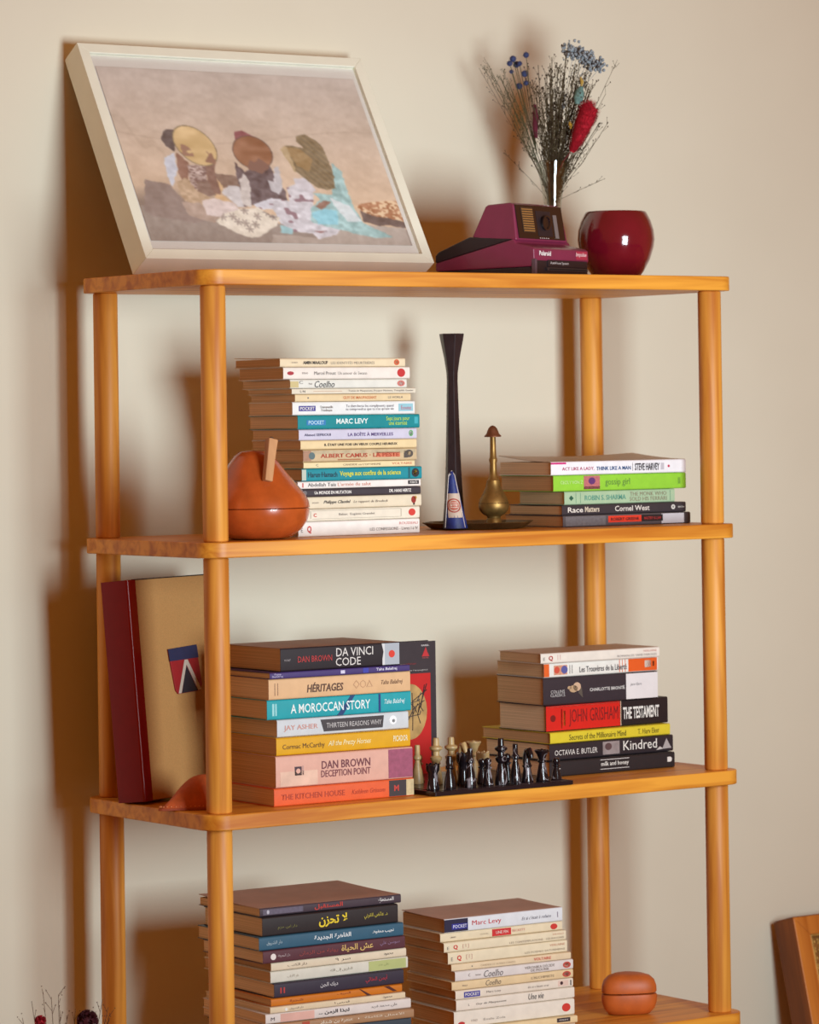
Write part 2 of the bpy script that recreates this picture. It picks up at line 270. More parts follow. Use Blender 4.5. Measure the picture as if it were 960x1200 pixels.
def book(st,i,spec,liftc=0,pages=None):
    x,y,z,th,L,H,W=BK[st][i]; label,cc,els=spec[0],spec[1],spec[2]; op=spec[3] if len(spec)>3 else {}
    W=op.get('W',W)
    H-=.0003
    b=thing('book',label,'book',(x,y,z+.0002),th,op.get('group',GROUPS[st]))
    t=op.get('t',.0007); rr=min(.0022,H*.22)
    # wrap cover (spine + two boards) as one bent sheet
    n=4; out=[(W,0)]+[(rr,0)]
    prof=[(W,0),(W*.5,0)]
    for k in range(n+1): a=R(270-90*k/n); prof.append((rr+rr*math.cos(a),rr+rr*math.sin(a)))
    for k in range(n+1): a=R(180-90*k/n); prof.append((rr+rr*math.cos(a),H-rr+rr*math.sin(a)))
    lf=op.get('lift',0)
    for q in (.25,.5,.75,1): prof.append((W*q,H+lf*max(0,q-.2)**1.6))
    inn=[]
    for k in range(len(prof)):
        p0=prof[max(k-1,0)];p1=prof[min(k+1,len(prof)-1)]; d=Vector((p1[0]-p0[0],p1[1]-p0[1])).normalized(); nn=(-d.y,d.x)
        inn.append((prof[k][0]-nn[0]*t*-1*-1,prof[k][1]-nn[1]*t*-1*-1))
    # inner side: shift towards page block
    inn=[(prof[k][0]+t*(1 if k in range(2,2+2*(n+1)) else 0)*(1 if prof[k][0]<rr*1.01 else 0), min(max(prof[k][1],t),H-t) if prof[k][1]<=H else prof[k][1]-t) for k in range(len(prof))]
    m=MB(); N=len(prof); vs=[]
    xs=np.linspace(0,L,7); tl=op.get('curl',0)
    for xx in xs:
        for (a,c) in prof: vs.append((xx,a,c+ (tl*(xx/L-.5)**2*4*(a/W) if c>H*.8 else 0)))
        for (a,c) in inn: vs.append((xx,a,c+ (tl*(xx/L-.5)**2*4*(a/W) if c>H*.8 else 0)))
    fs=[];S=2*N
    for j in range(len(xs)-1):
        for k in range(N-1):
            fs.append((j*S+k,j*S+k+1,(j+1)*S+k+1,(j+1)*S+k)); fs.append((j*S+N+k,(j+1)*S+N+k,(j+1)*S+N+k+1,j*S+N+k+1))
        for k in (0,N-1): fs.append((j*S+k,(j+1)*S+k,(j+1)*S+N+k,j*S+N+k))
    for j in (0,len(xs)-1):
        for k in range(N-1): fs.append((j*S+k,j*S+k+1,j*S+N+k+1,j*S+N+k))
    mi=[]
    m.add(vs,fs); mats=[mat(cc,.42,noise=.03,scale=90,spec=.4)]
    if 'top' in op:  # brownish grazing sheen is put into the colour of the top cover
        mats.append(mat(op['top'],.5,noise=.05,scale=30)); m.mi=[0]*len(m.f)
        for q,f in enumerate(m.f):
            c=[m.v[i] for i in f]
            if min(p[2] for p in c)>=H-.0011 and min(p[1] for p in c)>.0008: m.mi[q]=1
    m.build('cover',mats,b,smooth=True,angle=50)
    pc=pages or random.choice(PG); pc=op.get('pages',pc)
    ins=.0012
    pm=MB(); nn=6; pv=[]; bow=op.get('bow',random.uniform(-.0008,.0008))
    for yy in np.linspace(t*1.5,W-ins,nn):
        q=yy/W; zt=H-t*1.1+min(0,bow*math.sin(q*3.1)); zb=t*1.1+max(0,bow*math.sin(q*3.1))
        pv+=[(ins,yy,zb),(L-ins,yy,zb),(L-ins,yy,zt),(ins,yy,zt)]
    pf=[(3,2,1,0),tuple((nn-1)*4+k for k in range(4))]
    for j in range(nn-1):
        for k in range(4): pf.append((j*4+k,j*4+(k+1)%4,(j+1)*4+(k+1)%4,(j+1)*4+k))
    pm.add(pv,pf).build('page_block',pages_mat(tuple(pc)),b)
    yo=-.00025
    for e in els:
        k=e[0]
        if k=='p':
            _,u0,u1,v0,v1,c=e[:6]; MB().box(u0*L,u1*L,yo,.0004,max(v0*H,rr*.5),min(v1*H,H-rr*.5)).build('spine_panel',mat(c,.42,noise=.10 if len(e)>6 else .02,scale=e[6] if len(e)>6 else 60),b); 
        elif k=='c':
            _,u,v,r_,c=e[:5]; ra=r_*H; ax=e[5] if len(e)>5 else 1
            pts=[(u*L+ra*ax*math.cos(R(q*20)),v*H+ra*math.sin(R(q*20))) for q in range(18)]
            MB().prism(pts,yo*1.6,.0003,'Y').build('spine_emblem',mat(c,.42,noise=0),b)
        elif k=='g':
            pts=[(u*L,v*H) for u,v in e[1]]; MB().prism(pts,yo*(e[3] if len(e)>3 else 1.6),.0003,'Y').build('spine_panel',mat(e[2],.42,noise=0),b)
        elif k=='t':
            _,s,u0,u1,v0,v1,c=e[:7]; kw=e[7] if len(e)>7 else {}
            text(b,s,u0*L,u1*L,v0*H,v1*H,c,y=yo*2.2,**kw)
    return b
B1={'bold':.012}; B2={'bold':.025}; IT={'shear':.3}; BI={'bold':.012,'shear':.3}
GR=(120,112,108); DK=(48,42,46); RD=(200,52,44); WH=(236,230,222); OFF=(222,210,190); CRM=(226,206,170)
def redoval(u,v=.5,r=.33,ax=1.15,c=(206,58,48)): return [('c',u,v,r,c,ax),('p',u-.008,u-.003,v-.18,v+.18,(236,200,190)),('p',u+.003,u+.008,v-.18,v+.18,(236,200,190))]
GROUPS={'A':'paperbacks in the tall stack on the second shelf','B':'paperbacks in the low stack on the second shelf','C':'books in the left stack on the third shelf','E':'books in the right stack on the third shelf','F':'books in the left stack on the bottom shelf','G':'paperbacks in the middle stack on the bottom shelf'}
SP={}
SP['A']=[
('thick white paperback with a red letter at left, bottom of the tall stack',WH,[('t','Q',.07,.105,.2,.72,RD,B2),('t','E',.02,.035,.3,.6,GR),('t','ROUSSEAU',.83,.985,.62,.8,(208,130,124)),('t','LES CONFESSIONS - Livres I à IV',.585,.985,.26,.46,GR)]),
('ivory paperback with a thin rounded outline, second from bottom of the tall stack',(228,218,198),[('p',.1,.84,.84,.87,(170,160,140)),('p',.1,.84,.17,.2,(170,160,140)),('p',.84,.845,.2,.84,(170,160,140)),('p',.085,.09,.2,.84,(170,160,140)),('t','C',.11,.135,.35,.65,RD,B2),('t','Balzac  Eugénie Grandet',.32,.62,.38,.62,GR)]+redoval(.935,.52,.3)),
('worn ivory paperback with a dark italic title, under the charcoal book in the tall stack',(226,212,184),[('t','FOLIO',.1,.15,.44,.56,GR),('t','Philippe Claudel',.19,.41,.34,.68,DK,BI),('t','Le rapport de Brodeck',.435,.72,.36,.62,(110,98,90),IT),('c',.935,.55,.3,(150,40,28),.8),('c',.95,.72,.14,(190,140,60)),('p',.93,.945,.1,.4,(70,50,40))]),
('thin charcoal paperback with bold white capitals in the tall stack',(62,54,60),[('c',.06,.5,.3,(110,104,104)),('t','Un MONDE EN MUTATION',.135,.43,.3,.72,WH,B2),('t','DR. HANS HERTZ',.74,.92,.32,.74,WH,B2)]),
('thin white paperback with salmon title and small black tag in the tall stack',(236,228,220),[('p',.035,.045,.2,.8,(200,90,80)),('t','Abdellah Taïa',.08,.305,.28,.78,(70,66,68)),('t',"L'armée du salut",.32,.59,.28,.78,(206,132,110)),('p',.895,.985,.3,.82,(44,38,40)),('t','POINTS',.91,.97,.42,.7,WH,B1)]),
('teal paperback with a yellow title and round emblem, lower half of the tall stack',(24,138,150),[('p',0,.035,.05,.95,(190,196,180)),('t','Harun·Hamach',.05,.29,.3,.72,(20,60,76),B1),('t','Voyage aux confins de la science',.31,.82,.26,.76,(206,208,70),B2),('p',.885,.9,.05,.95,(18,90,100)),('c',.945,.5,.36,(40,40,44)),('c',.945,.5,.2,(226,180,50)),('g',[(.945,.5),(.975,.62),(.975,.38)],(40,40,44),2.6)]),
('thin cream paperback just above the teal book with the yellow title',(234,214,166),[('t','C',.11,.13,.3,.7,GR),('t',"CANDIDE ou L'OPTIMISME",.35,.69,.34,.66,(150,128,100)),('t','VOLTAIRE',.79,.975,.34,.74,(214,140,104),B1)]),
('weathered tan paperback with orange red letters and a dark scribble at its right end',(206,180,140),[('p',.0,.07,.06,.94,(172,130,104),120),('p',.07,.99,.62,.95,(196,176,140),90),('c',.075,.5,.3,(90,110,110)),('p',.64,.85,.3,.72,(212,120,86)),('t','ALBERT CAMUS · LA PESTE',.15,.84,.32,.66,(176,68,40),B2),('p',.3,.5,.1,.2,(170,110,70)),('c',.93,.55,.32,(84,76,70),1.3),('c',.93,.58,.18,(206,180,140),1.3),('p',.885,.92,.2,.8,(84,76,70))]),
('cream paperback with one long line of dark capitals, mid tall stack',(232,206,158),[('t','IL ÉTAIT UNE FOIS UN VIEUX COUPLE HEUREUX',.2,.83,.36,.7,(52,40,36),B2)]),
('lavender paperback with a purple title just under the upper teal book',(206,200,216),[('t','Ahmed SEFRIOUI',.045,.265,.38,.62,(62,56,96),B1),('t','LA BOÎTE À MERVEILLES',.41,.795,.32,.7,(86,60,120),B1),('c',.95,.52,.3,(110,170,110),.8),('c',.95,.52,.2,(226,226,226),.8)]),
('teal paperback with bold white capitals, upper half of the tall stack',(12,134,140),[('p',.07,.225,.28,.66,(40,120,178)),('t','POCKET',.085,.21,.34,.62,(190,226,236),B1),('t','MARC LEVY',.31,.57,.36,.74,(226,238,232),B2),('t','Sept jours pour\nune éternité',.72,.915,.22,.86,(176,214,96),B1),('p',.955,.985,.3,.8,(60,170,180))]),
('white paperback with an indigo tag at left and two lines of small print',(232,230,226),[('p',.05,.185,.3,.7,(70,64,140)),('t','POCKET',.06,.175,.38,.62,WH,B1),('t','Emmanuelle\nFriedmann',.225,.325,.26,.7,GR),('t',"Tu chercheras les compliments quand\ntu comprendras que tu n'as qu'une vie",.43,.825,.26,.76,(120,118,126)),('p',.865,.985,.22,.8,(150,196,206)),('t','Écoutez',.885,.97,.34,.7,(190,110,130),B1)]),
('thin buff paperback with an orange title near the top of the tall stack',(230,204,160),[('c',.11,.5,.12,GR),('t','GUY DE MAUPASSANT',.41,.7,.3,.7,(208,124,74),B1),('t','LE HORLA',.8,.93,.34,.66,GR)]),
('thinnest pale paperback with grey print, fourth from the top of the tall stack',(226,214,192),[('t','L·N',.065,.105,.28,.7,(80,76,76)),('p',.17,.4,.44,.54,(200,160,130)),('t','Textes de Maupassant, Prosper Mérimée, Théophile Gautier',.45,.98,.28,.72,(130,122,116))]),
('white paperback with script title and pink oval, third from top of the tall stack',(226,222,210),[('p',.0,.07,.1,.8,(206,186,130)),('t','C',.075,.105,.5,.85,GR),('t','Paulo',.155,.185,.42,.62,GR),('t','Coelho',.205,.375,.1,.82,(46,44,48),IT),('c',.95,.5,.34,(208,120,108),1.5),('c',.95,.5,.2,(232,190,180),1.5)]),
('white paperback with red disc and leaf mark, second from top of the tall stack',(236,224,212),[('c',.055,.5,.16,(170,40,50),2),('t','FOLIO',.145,.19,.42,.58,GR),('t','Marcel Proust',.24,.41,.36,.64,(120,116,112)),('t','Un amour de Swann',.425,.655,.36,.62,(160,156,150))]+redoval(.93,.5,.36,1.1,(196,44,44))),
('cream topped paperback with an orange disc, topmost of the tall stack',(234,212,176),[('t','BABEL',.09,.14,.42,.6,(170,156,140)),('t','AMIN MAALOUF',.18,.375,.3,.68,(56,48,44),B2),('t','LES IDENTITÉS MEURTRIÈRES',.4,.75,.3,.68,(150,140,128)),('c',.93,.5,.34,(216,98,58),1.1),('c',.93,.5,.2,(232,150,110),1.1)],{'top':(214,192,160),'lift':.003}),
]
SP['B']=[
('mottled grey and black book with a red tag, bottom of the low stack',(86,78,80),[('p',.02,.33,.1,.9,(110,104,106),260),('p',.77,.95,.08,.92,(196,192,196)),('p',.35,.61,.3,.86,(224,58,34)),('t','ROBERT GREENE',.37,.59,.44,.7,(80,20,18),B2),('p',.61,.78,.3,.86,(30,24,26)),('t','MASTERY & LAW',.63,.765,.44,.7,(176,48,44),B1),('p',.95,1,.04,.96,(70,64,66))]),
('black book with large white lettering and small ring, second from bottom of the low stack',(58,50,54),[('t','Race',.045,.165,.26,.78,(232,222,210),B1),('t','Matters',.18,.295,.26,.82,(206,190,168),B2),('t','Cornel West',.42,.7,.26,.8,(224,214,204),B1),('c',.895,.52,.24,(220,214,206)),('c',.895,.52,.12,(58,50,54)),('t','BEACON',.935,.985,.42,.58,WH)]),
('pale green paperback with a dark green diamond, middle of the low stack',(168,192,156),[('g',[(.04,.5),(.06,.7),(.08,.5),(.06,.3)],(40,90,66)),('p',.1,.104,.1,.9,(110,150,120)),('p',.14,.144,.1,.9,(110,150,120)),('t','ROBIN S. SHARMA',.18,.55,.3,.68,(88,150,130),B1),('t','THE MONK WHO\nSOLD HIS FERRARI',.585,.925,.16,.84,(140,128,104)),('p',.955,.96,.1,.9,(110,150,120))]),
('bright lime green paperback with a small pink picture, in the low stack',(146,204,58),[('t','CECILY VON Z',.05,.215,.46,.66,(206,232,160)),('p',.225,.345,.1,.94,(190,110,110),400),('c',.285,.62,.22,(96,50,110),1.2),('p',.225,.345,.1,.28,(104,50,40)),('t','gossip girl',.385,.57,.22,.74,(96,130,60),{}),('t','II',.94,.955,.3,.7,(96,130,60))]),
('white paperback with a pink corner and magenta capitals, topmost of the low stack',(238,234,236),[('p',0,.11,.8,1,(206,40,120)),('t','ACT LIKE A LADY,',.08,.315,.3,.58,(176,48,96),B1),('t','THINK LIKE A MAN',.33,.585,.3,.58,(44,80,130),B2),('p',.598,.601,.2,.8,GR),('t','STEVE HARVEY',.615,.8,.22,.76,(60,54,60),B2),('p',.81,.835,.25,.75,(196,190,196)),('c',.87,.5,.1,(196,60,90))],{'top':(196,176,150),'lift':.007,'curl':.003}),
]
SP['C']=[
('orange paperback with a charcoal end panel and torn cream corner, bottom of its stack',(226,96,50),[('t','THE KITCHEN HOUSE',.05,.5,.34,.66,(176,62,34),B1),('t','Kathleen Grissom',.55,.79,.36,.62,(180,66,36),IT),('p',.82,.945,.04,.96,(60,52,54)),('t','M',.855,.89,.34,.68,(190,60,50),B2),('p',.945,1,.02,.98,(206,186,140),200)]),
('thick pink paperback with plum lettering and a mottled purple end',(222,170,150),[('p',.03,.3,.04,.5,(226,186,162),40),('p',.82,1,.04,.96,(160,82,106),160),('p',.135,.185,.36,.64,(70,44,56)),('c',.16,.5,.08,(222,170,150)),('p',.19,.2,.36,.66,(190,150,140)),('t','DAN BROWN',.33,.685,.5,.76,(110,50,60),B1),('t','DECEPTION POINT',.325,.685,.24,.46,(120,58,66),B1)]),
('yellow paperback with brown and white lettering under the white book with the dark banner',(222,164,24),[('t','Cormac McCarthy',.045,.355,.26,.62,(96,60,14)),('t','All the Pretty Horses',.38,.7,.28,.66,(240,226,170),BI),('t','PICADOR',.87,.98,.34,.68,(240,226,180),B2)]),
('white paperback with a dark banner holding its title, under the turquoise book',(206,208,210),[('t','JAY ASHER',.05,.305,.3,.66,(206,150,138),B1),('g',[(.325,.86),(.81,.86),(.8,.16),(.35,.16)],(66,60,62)),('t','THIRTEEN REASONS WHY',.37,.79,.36,.64,(196,190,186)),('c',.88,.55,.26,(240,240,240)),('c',.885,.5,.1,(90,84,86))]),
('turquoise paperback with white serif style capitals and navy stripes',(36,158,166),[('p',.035,.048,.2,.8,(160,214,214)),('p',.055,.065,.2,.8,(160,214,214)),('g',[(.48,.02),(.52,.02),(.605,.98),(.575,.98)],(30,62,110)),('t','A MOROCCAN STORY',.16,.71,.26,.72,(232,240,236),B1),('p',.77,.785,.02,.98,(30,62,120)),('t','Taha Balafrej',.81,.955,.36,.66,(210,234,234),BI)]),
('beige paperback with a brown brush lettered title, third from the top of its stack',(222,178,132),[('p',.04,.045,.2,.8,(150,110,80)),('p',.06,.065,.2,.8,(150,110,80)),('t','HÉRITAGES',.265,.52,.26,.74,(84,50,34),{'bold':.02,'shear':.15}),('t','◇⬡△',.59,.73,.3,.72,(200,156,116)),('t','Taha Balafrej',.79,.945,.36,.64,(110,76,54),IT)]),
('thin violet book with small white lettering, second from the top of its stack',(70,54,110),[('t','Taha\nBalafrej',.015,.09,.16,.84,(200,190,220)),('p',.5,.53,.25,.75,(210,204,226)),('p',.66,.7,.15,.9,(56,60,160)),('t','Taha Balafrej',.755,.905,.24,.8,(228,222,236),B1)]),
('thick black paperback with red and white lettering and a silver end',(40,32,36),[('t','POCKET',.03,.08,.44,.52,(170,160,160)),('t','DAN BROWN',.14,.425,.36,.62,(170,40,40),B1),('t','DA VINCI',.46,.77,.52,.88,(222,214,206),{}),('t','CODE',.455,.665,.12,.46,(222,214,206),{}),('p',.862,.995,.03,.97,(172,176,182)),('g',[(.85,.04),(.87,.04),(.87,.96),(.845,.96),(.86,.6),(.85,.3)],(214,212,210))]+[('c',.93,.5,.16,(214,60,44),1.0),('p',.926,.934,.38,.62,(230,190,180))],{'top':(176,138,116)}),
]
SP['E']=[
('black paperback with a small white title between two lines, bottom of its stack',(40,34,36),[('t','kaur',.03,.085,.36,.66,(210,204,200)),('p',.4,.63,.84,.88,(206,200,196)),('p',.4,.63,.24,.28,(206,200,196)),('t','milk and honey',.405,.625,.38,.74,(220,214,206),B1),('g',[(.94,.38),(.965,.38),(.975,.45),(.975,.62),(.965,.7),(.94,.7)],(220,214,206))]),
('black paperback with large white lettering and grey photo details under the yellow book',(46,38,42),[('t','OCTAVIA E. BUTLER',.04,.38,.3,.62,(222,214,206),{}),('p',.425,.56,.12,.9,(150,136,134),90),('c',.47,.6,.22,(90,66,66),1.2),('t','Kindred',.59,.865,.28,.86,(232,226,216),{}),('g',[(.86,.14),(.89,.34),(.92,.18)],(200,190,184)),('g',[(.91,.18),(.945,.82),(.965,.5),(.985,.2)],(170,160,158))]),
('yellow book with olive lettering, the one reaching furthest left in its stack',(218,196,50),[('t','Secrets of the Millionaire Mind',.155,.625,.22,.74,(96,84,20),{}),('t','T. Harv Eker',.725,.905,.26,.74,(110,96,24),{})]),
('thick paperback half red and half black with white condensed capitals',(40,30,32),[('p',0,.605,.03,.97,(212,32,22)),('p',.6,.61,.03,.97,(220,190,160)),('p',.01,.6,.92,.94,(220,150,120)),('p',.12,.13,.1,.84,(230,160,60)),('p',.14,.155,.2,.76,(230,140,50)),('c',.055,.5,.13,(120,24,20)),('t','JOHN GRISHAM',.185,.585,.14,.8,(120,20,20),{}),('t','THE TESTAMENT',.625,.925,.26,.72,(232,226,218),B2)]),
('dark charcoal paperback with a white right end and a small bird picture',(54,44,50),[('t','COLLINS\nCLASSICS',.06,.185,.3,.54,(200,194,190)),('c',.26,.55,.13,(190,156,120),1.5),('c',.29,.62,.16,(206,170,140),1.1),('g',[(.3,.4),(.34,.2),(.33,.6)],(90,80,70)),('c',.225,.6,.06,(190,156,120),1.5),('t','CHARLOTTE BRONTË',.4,.705,.42,.56,(224,218,212),B1),('p',.72,1,.01,.99,(228,220,218)),('t','Jane Eyre',.755,.855,.5,.62,(110,104,104),IT)]),
('white and orange paperback with a grey title, under the white topmost book',(232,226,216),[('p',0,.045,.03,.97,(226,98,36)),('p',.085,.2,.16,.82,(214,150,120),300),('c',.11,.5,.24,(206,80,60)),('c',.175,.5,.28,(90,90,150)),('p',.22,.225,.2,.8,GR),('p',.24,.245,.2,.8,GR),('t','Les Trouvères de la Liberté',.305,.72,.24,.64,(84,78,80),B1),('p',.655,.66,.03,.97,(226,98,36)),('p',.68,.685,.03,.97,(226,98,36)),('p',.705,.71,.03,.97,(226,98,36)),('p',.735,.99,.02,.98,(226,92,30)),('p',.88,.935,.3,.78,(236,214,196)),('p',.95,.965,.36,.7,(120,50,30))]),
('white paperback with a red numeral, topmost of its stack',(234,222,208),[('t','E',.02,.035,.3,.6,GR),('t','Q',.065,.1,.2,.74,(176,44,40),B2),('p',.14,.143,.3,.8,(206,150,140)),('p',.16,.163,.3,.8,(206,150,140)),('t','VERLAINE',.86,.975,.58,.78,(206,150,140)),('t','ROMANCES SANS PAROLES',.64,.975,.2,.42,(150,140,136))],{'top':(206,170,138)}),
]
SP['F']=[
('tan book with pale lettering, under the white and pinkish one on the bottom shelf',(170,128,92),[('t','الأعمال الكاملة',.66,.93,.45,.8,(226,206,180),B1),('c',.62,.6,.08,(236,214,190)),('t','عنترة بن شداد',.36,.58,.35,.8,(232,214,190),B2),('p',.24,.29,.5,.95,(176,70,44))]),
('white paperback with a pinkish band and bold black script',(224,212,204),[('p',.1,.33,.05,.95,(226,176,160),20),('t','M',.035,.06,.3,.65,(80,70,72)),('t','لهذا الزمن ...',.36,.57,.3,.78,(50,42,46),B2),('t','علي محمد فريد',.72,.905,.32,.72,(120,112,110))]),
('thin cream paperback directly under the orange book',(226,204,170),[('c',.115,.45,.25,(240,236,226)),('t','دار الشروق',.14,.24,.3,.7,(150,140,126)),('t','قصص ١',.47,.58,.3,.74,(96,86,76)),('t','محمود',.83,.9,.3,.72,(120,110,100))]),
('thin orange book with brown branch marks in the left stack of the bottom shelf',(206,116,26),[('t','شجرة',.14,.24,.3,.7,(150,70,20),B1),('t','الخريف',.5,.6,.5,.85,(150,70,20)),('g',[(.68,.95),(.72,.5),(.76,.05),(.73,.05),(.67,.95)],(84,34,22)),('g',[(.86,.95),(.93,.2),(.96,.2),(.9,.95)],(84,34,22))]),
('thick navy book with white and crimson lettering, above the thin orange book',(56,48,62),[('p',.045,.055,.3,.7,(190,60,56)),('p',.07,.08,.3,.7,(190,60,56)),('t','ديك الجن',.35,.485,.36,.72,(206,200,200),B1),('t','أيمن الطائي',.7,.87,.3,.78,(176,44,60),B1)]),
('white paperback with a green right end in the left stack of the bottom shelf',(218,212,196),[('p',.71,.985,.04,.96,(184,190,124)),('t','دار الآداب',.12,.2,.3,.62,(170,164,150)),('t','الطريق إلى الله',.43,.59,.36,.68,(170,164,150)),('t','علي بدر',.78,.86,.4,.66,(140,146,90))]),
('thin cream paperback directly under the plum book',(228,210,182),[('t','دار الكتب',.12,.26,.3,.7,(120,106,90)),('t','سر ٩',.47,.58,.3,.74,(96,86,76)),('t','محمود',.83,.9,.34,.7,(110,100,90))]),
('plum coloured book with a gold title and a white round mark at left',(92,52,60),[('c',.07,.5,.25,(232,222,216)),('t','دار المعرفة',.1,.185,.38,.66,(190,170,170)),('t','رواية من الزمان',.25,.52,.32,.68,(160,70,64)),('t','عش الحياة',.545,.77,.2,.82,(226,190,110),B1),('t','سوسن علي',.82,.96,.36,.76,(150,120,150))]),
('slate blue book with white lettering in the left stack of the bottom shelf',(54,94,116),[('t','دار الشروق',.05,.155,.36,.68,(180,200,208)),('t','القاهرة الجديدة',.375,.63,.3,.74,(226,230,230),B2),('t','نجيب محفوظ',.78,.93,.36,.66,(226,230,230),B2)]),
('thick black book with a large yellow title, second from the top of its stack',(46,38,38),[('t','دار ابن حزم',.11,.25,.3,.5,(130,126,60)),('t','لا تحزن',.41,.62,.18,.84,(236,206,40),B2),('t','د. عائض القرني',.745,.92,.36,.68,(186,170,60),B1)]),
('dark printed book with a red title, lying on the book with the yellow title',(72,58,66),[('p',.02,.3,.2,.8,(104,94,110),300),('c',.055,.5,.24,(190,186,196),.7),('t','المستقبل',.38,.58,.2,.84,(196,60,50),B2),('t','المستطاع',.83,.945,.2,.82,(226,220,216),B2)],{'top':(196,154,132),'lift':.004}),
]
SP['G']=[
('cream paperback with a dark tag, third from the shelf board of the middle stack',(230,206,160),[('p',.83,.94,.3,.9,(60,48,50)),('t','POINTS',.85,.92,.5,.7,WH)]),
('thick white paperback with a red oval and a red leaf mark at left',(232,222,206),[('c',.06,.25,.12,(190,50,50),2),('t','FOLIO',.14,.19,.3,.44,(170,160,150)),('t','Émile Zola',.24,.42,.3,.46,(150,142,134))]+redoval(.93,.5,.26,1.2)),
('white paperback with a handwritten style black title at the right of its spine',(232,220,204),[('t','L',.1,.11,.4,.6,GR),('t','Guy de Maupassant',.165,.42,.36,.6,(110,104,100),IT),('t','Une vie',.605,.735,.3,.86,(50,46,52),{'shear':.25})]),
('white paperback with an indigo tag near its left end, in the middle stack',(230,216,198),[('p',.07,.205,.16,.8,(76,72,150)),('t','POCKET',.08,.195,.32,.66,WH,B1),('t','Marc Levy',.26,.38,.36,.66,GR),('t',"Et si c'était vrai",.61,.79,.4,.62,GR,IT),('p',.87,.96,.2,.84,(226,196,180)),('c',.9,.55,.2,(66,40,44)),('p',.975,.985,.2,.8,(90,84,84))]),
('cream paperback with grey script lettering just above the indigo tag book',(228,200,156),[('t','PAULO',.085,.125,.4,.58,GR),('t','Coelho',.275,.4,.2,.84,(120,104,90),IT),('t',"L'ALCHIMISTE",.65,.84,.34,.62,(130,110,90)),('c',.945,.5,.34,(196,80,66),1.7),('c',.945,.5,.22,(226,170,150),1.7)]),
('white paperback with grey script lettering and a two line title',(224,214,208),[('t','C',.11,.125,.4,.7,GR),('t','PAULO',.17,.215,.4,.56,GR),('t','Coelho',.24,.4,.16,.84,(110,100,100),IT),('t','VERONIKA DÉCIDE\nDE MOURIR',.585,.84,.18,.82,(130,116,108)),('c',.945,.5,.32,(196,80,66),1.5),('c',.945,.5,.2,(226,170,150),1.5)]),
('thin cream paperback with one red word, fifth from top of the middle stack',(230,206,170),[('c',.17,.5,.1,GR),('t','CANDIDE ET AUTRES CONTES',.24,.53,.34,.6,(190,170,140)),('t','VOLTAIRE',.685,.83,.3,.72,(206,80,66),B1)]),
('cream paperback with a red letter at left, fourth from top of the middle stack',(234,218,186),[('t','E',.025,.04,.3,.6,GR),('t','Q',.075,.11,.22,.72,(206,36,34),B2),('t','[1]',.15,.2,.3,.72,(206,170,150)),('t','VERLAINE',.85,.98,.62,.8,(206,150,120)),('t','LES POÈMES SATURNIENS',.64,.98,.22,.42,(160,146,126))]),
('cream paperback with a red letter at left, third from top of the middle stack',(234,218,186),[('t','E',.025,.04,.3,.6,GR),('t','Q',.075,.11,.22,.72,(206,36,34),B2),('t','[1]',.15,.2,.3,.72,(206,170,150)),('t','HUGO',.89,.98,.62,.8,(206,150,120)),('t','LES CONTEMPLATIONS · LES RAYONS',.53,.98,.22,.42,(160,146,126))]),
('thin cream paperback with a red label mid spine, in the middle stack',(232,214,180),[('t','LIBRIO',.08,.125,.4,.56,GR),('p',.42,.575,.08,.96,(206,50,50)),('t','UNE FIN',.45,.55,.34,.68,(236,200,190),B1),('t','BECKETT',.585,.69,.4,.66,(206,130,116)),('t','SAMUEL',.32,.39,.42,.58,(190,176,150))]+redoval(.93,.5,.34,1.4)),
('thick white paperback with navy end and red name, topmost of the middle stack',(224,224,226),[('p',0,.195,.03,.97,(40,36,62)),('p',.06,.195,.2,.62,(66,66,170)),('t','POCKET',.07,.185,.3,.54,(220,220,240),B1),('t','Marc Levy',.23,.475,.28,.72,(200,50,56),{}),('t',"Et si c'était à refaire",.65,.9,.36,.6,(120,116,126),IT),('p',.955,.963,.3,.7,(150,140,150))],{'top':(206,168,148),'lift':.002}),
]
for st in SP:
    for i,s in enumerate(SP[st]): book(st,i,s)
# plain books carrying the two bottom stacks, all but hidden below the frame
def plain(x,y,z,th,L,H,W,c,label,st):
    BK[st].append([x,y,z,th,L,H,W]); book(st,len(BK[st])-1,(label,c,[]))
b=BK['F'][0]; h=(b[2]-ZL[3])/3
for k,(c,n) in enumerate((((92,70,60),'brown'),((190,170,140),'buff'),((60,70,80),'grey'))):
    plain(b[0]+.002*k,b[1]+.001*k,ZL[3]+h*k,b[3]*.6,.195,h,.15,c,f'{n} book low in the left stack of the bottom shelf, under the tan book','F')
b=BK['G'][0]; h=b[2]-ZL[3]
plain(b[0],b[1],ZL[3],-.05,.175,h,.108,(210,190,160),'buff paperback at the base of the middle stack of the bottom shelf','G')
# ---------------------------------------------------------------- framed photograph
PH=.5381; FW_,FH,FT=.4146,.3151,.0370
fr=thing('picture_frame','ivory box frame with a photograph of three seated people holding drums and a veil','picture frame',(.0384,.2284,0))
fr.location=(.0190,.1943,0.0005)
fr.rotation_euler=(-PH,0,R(.09))
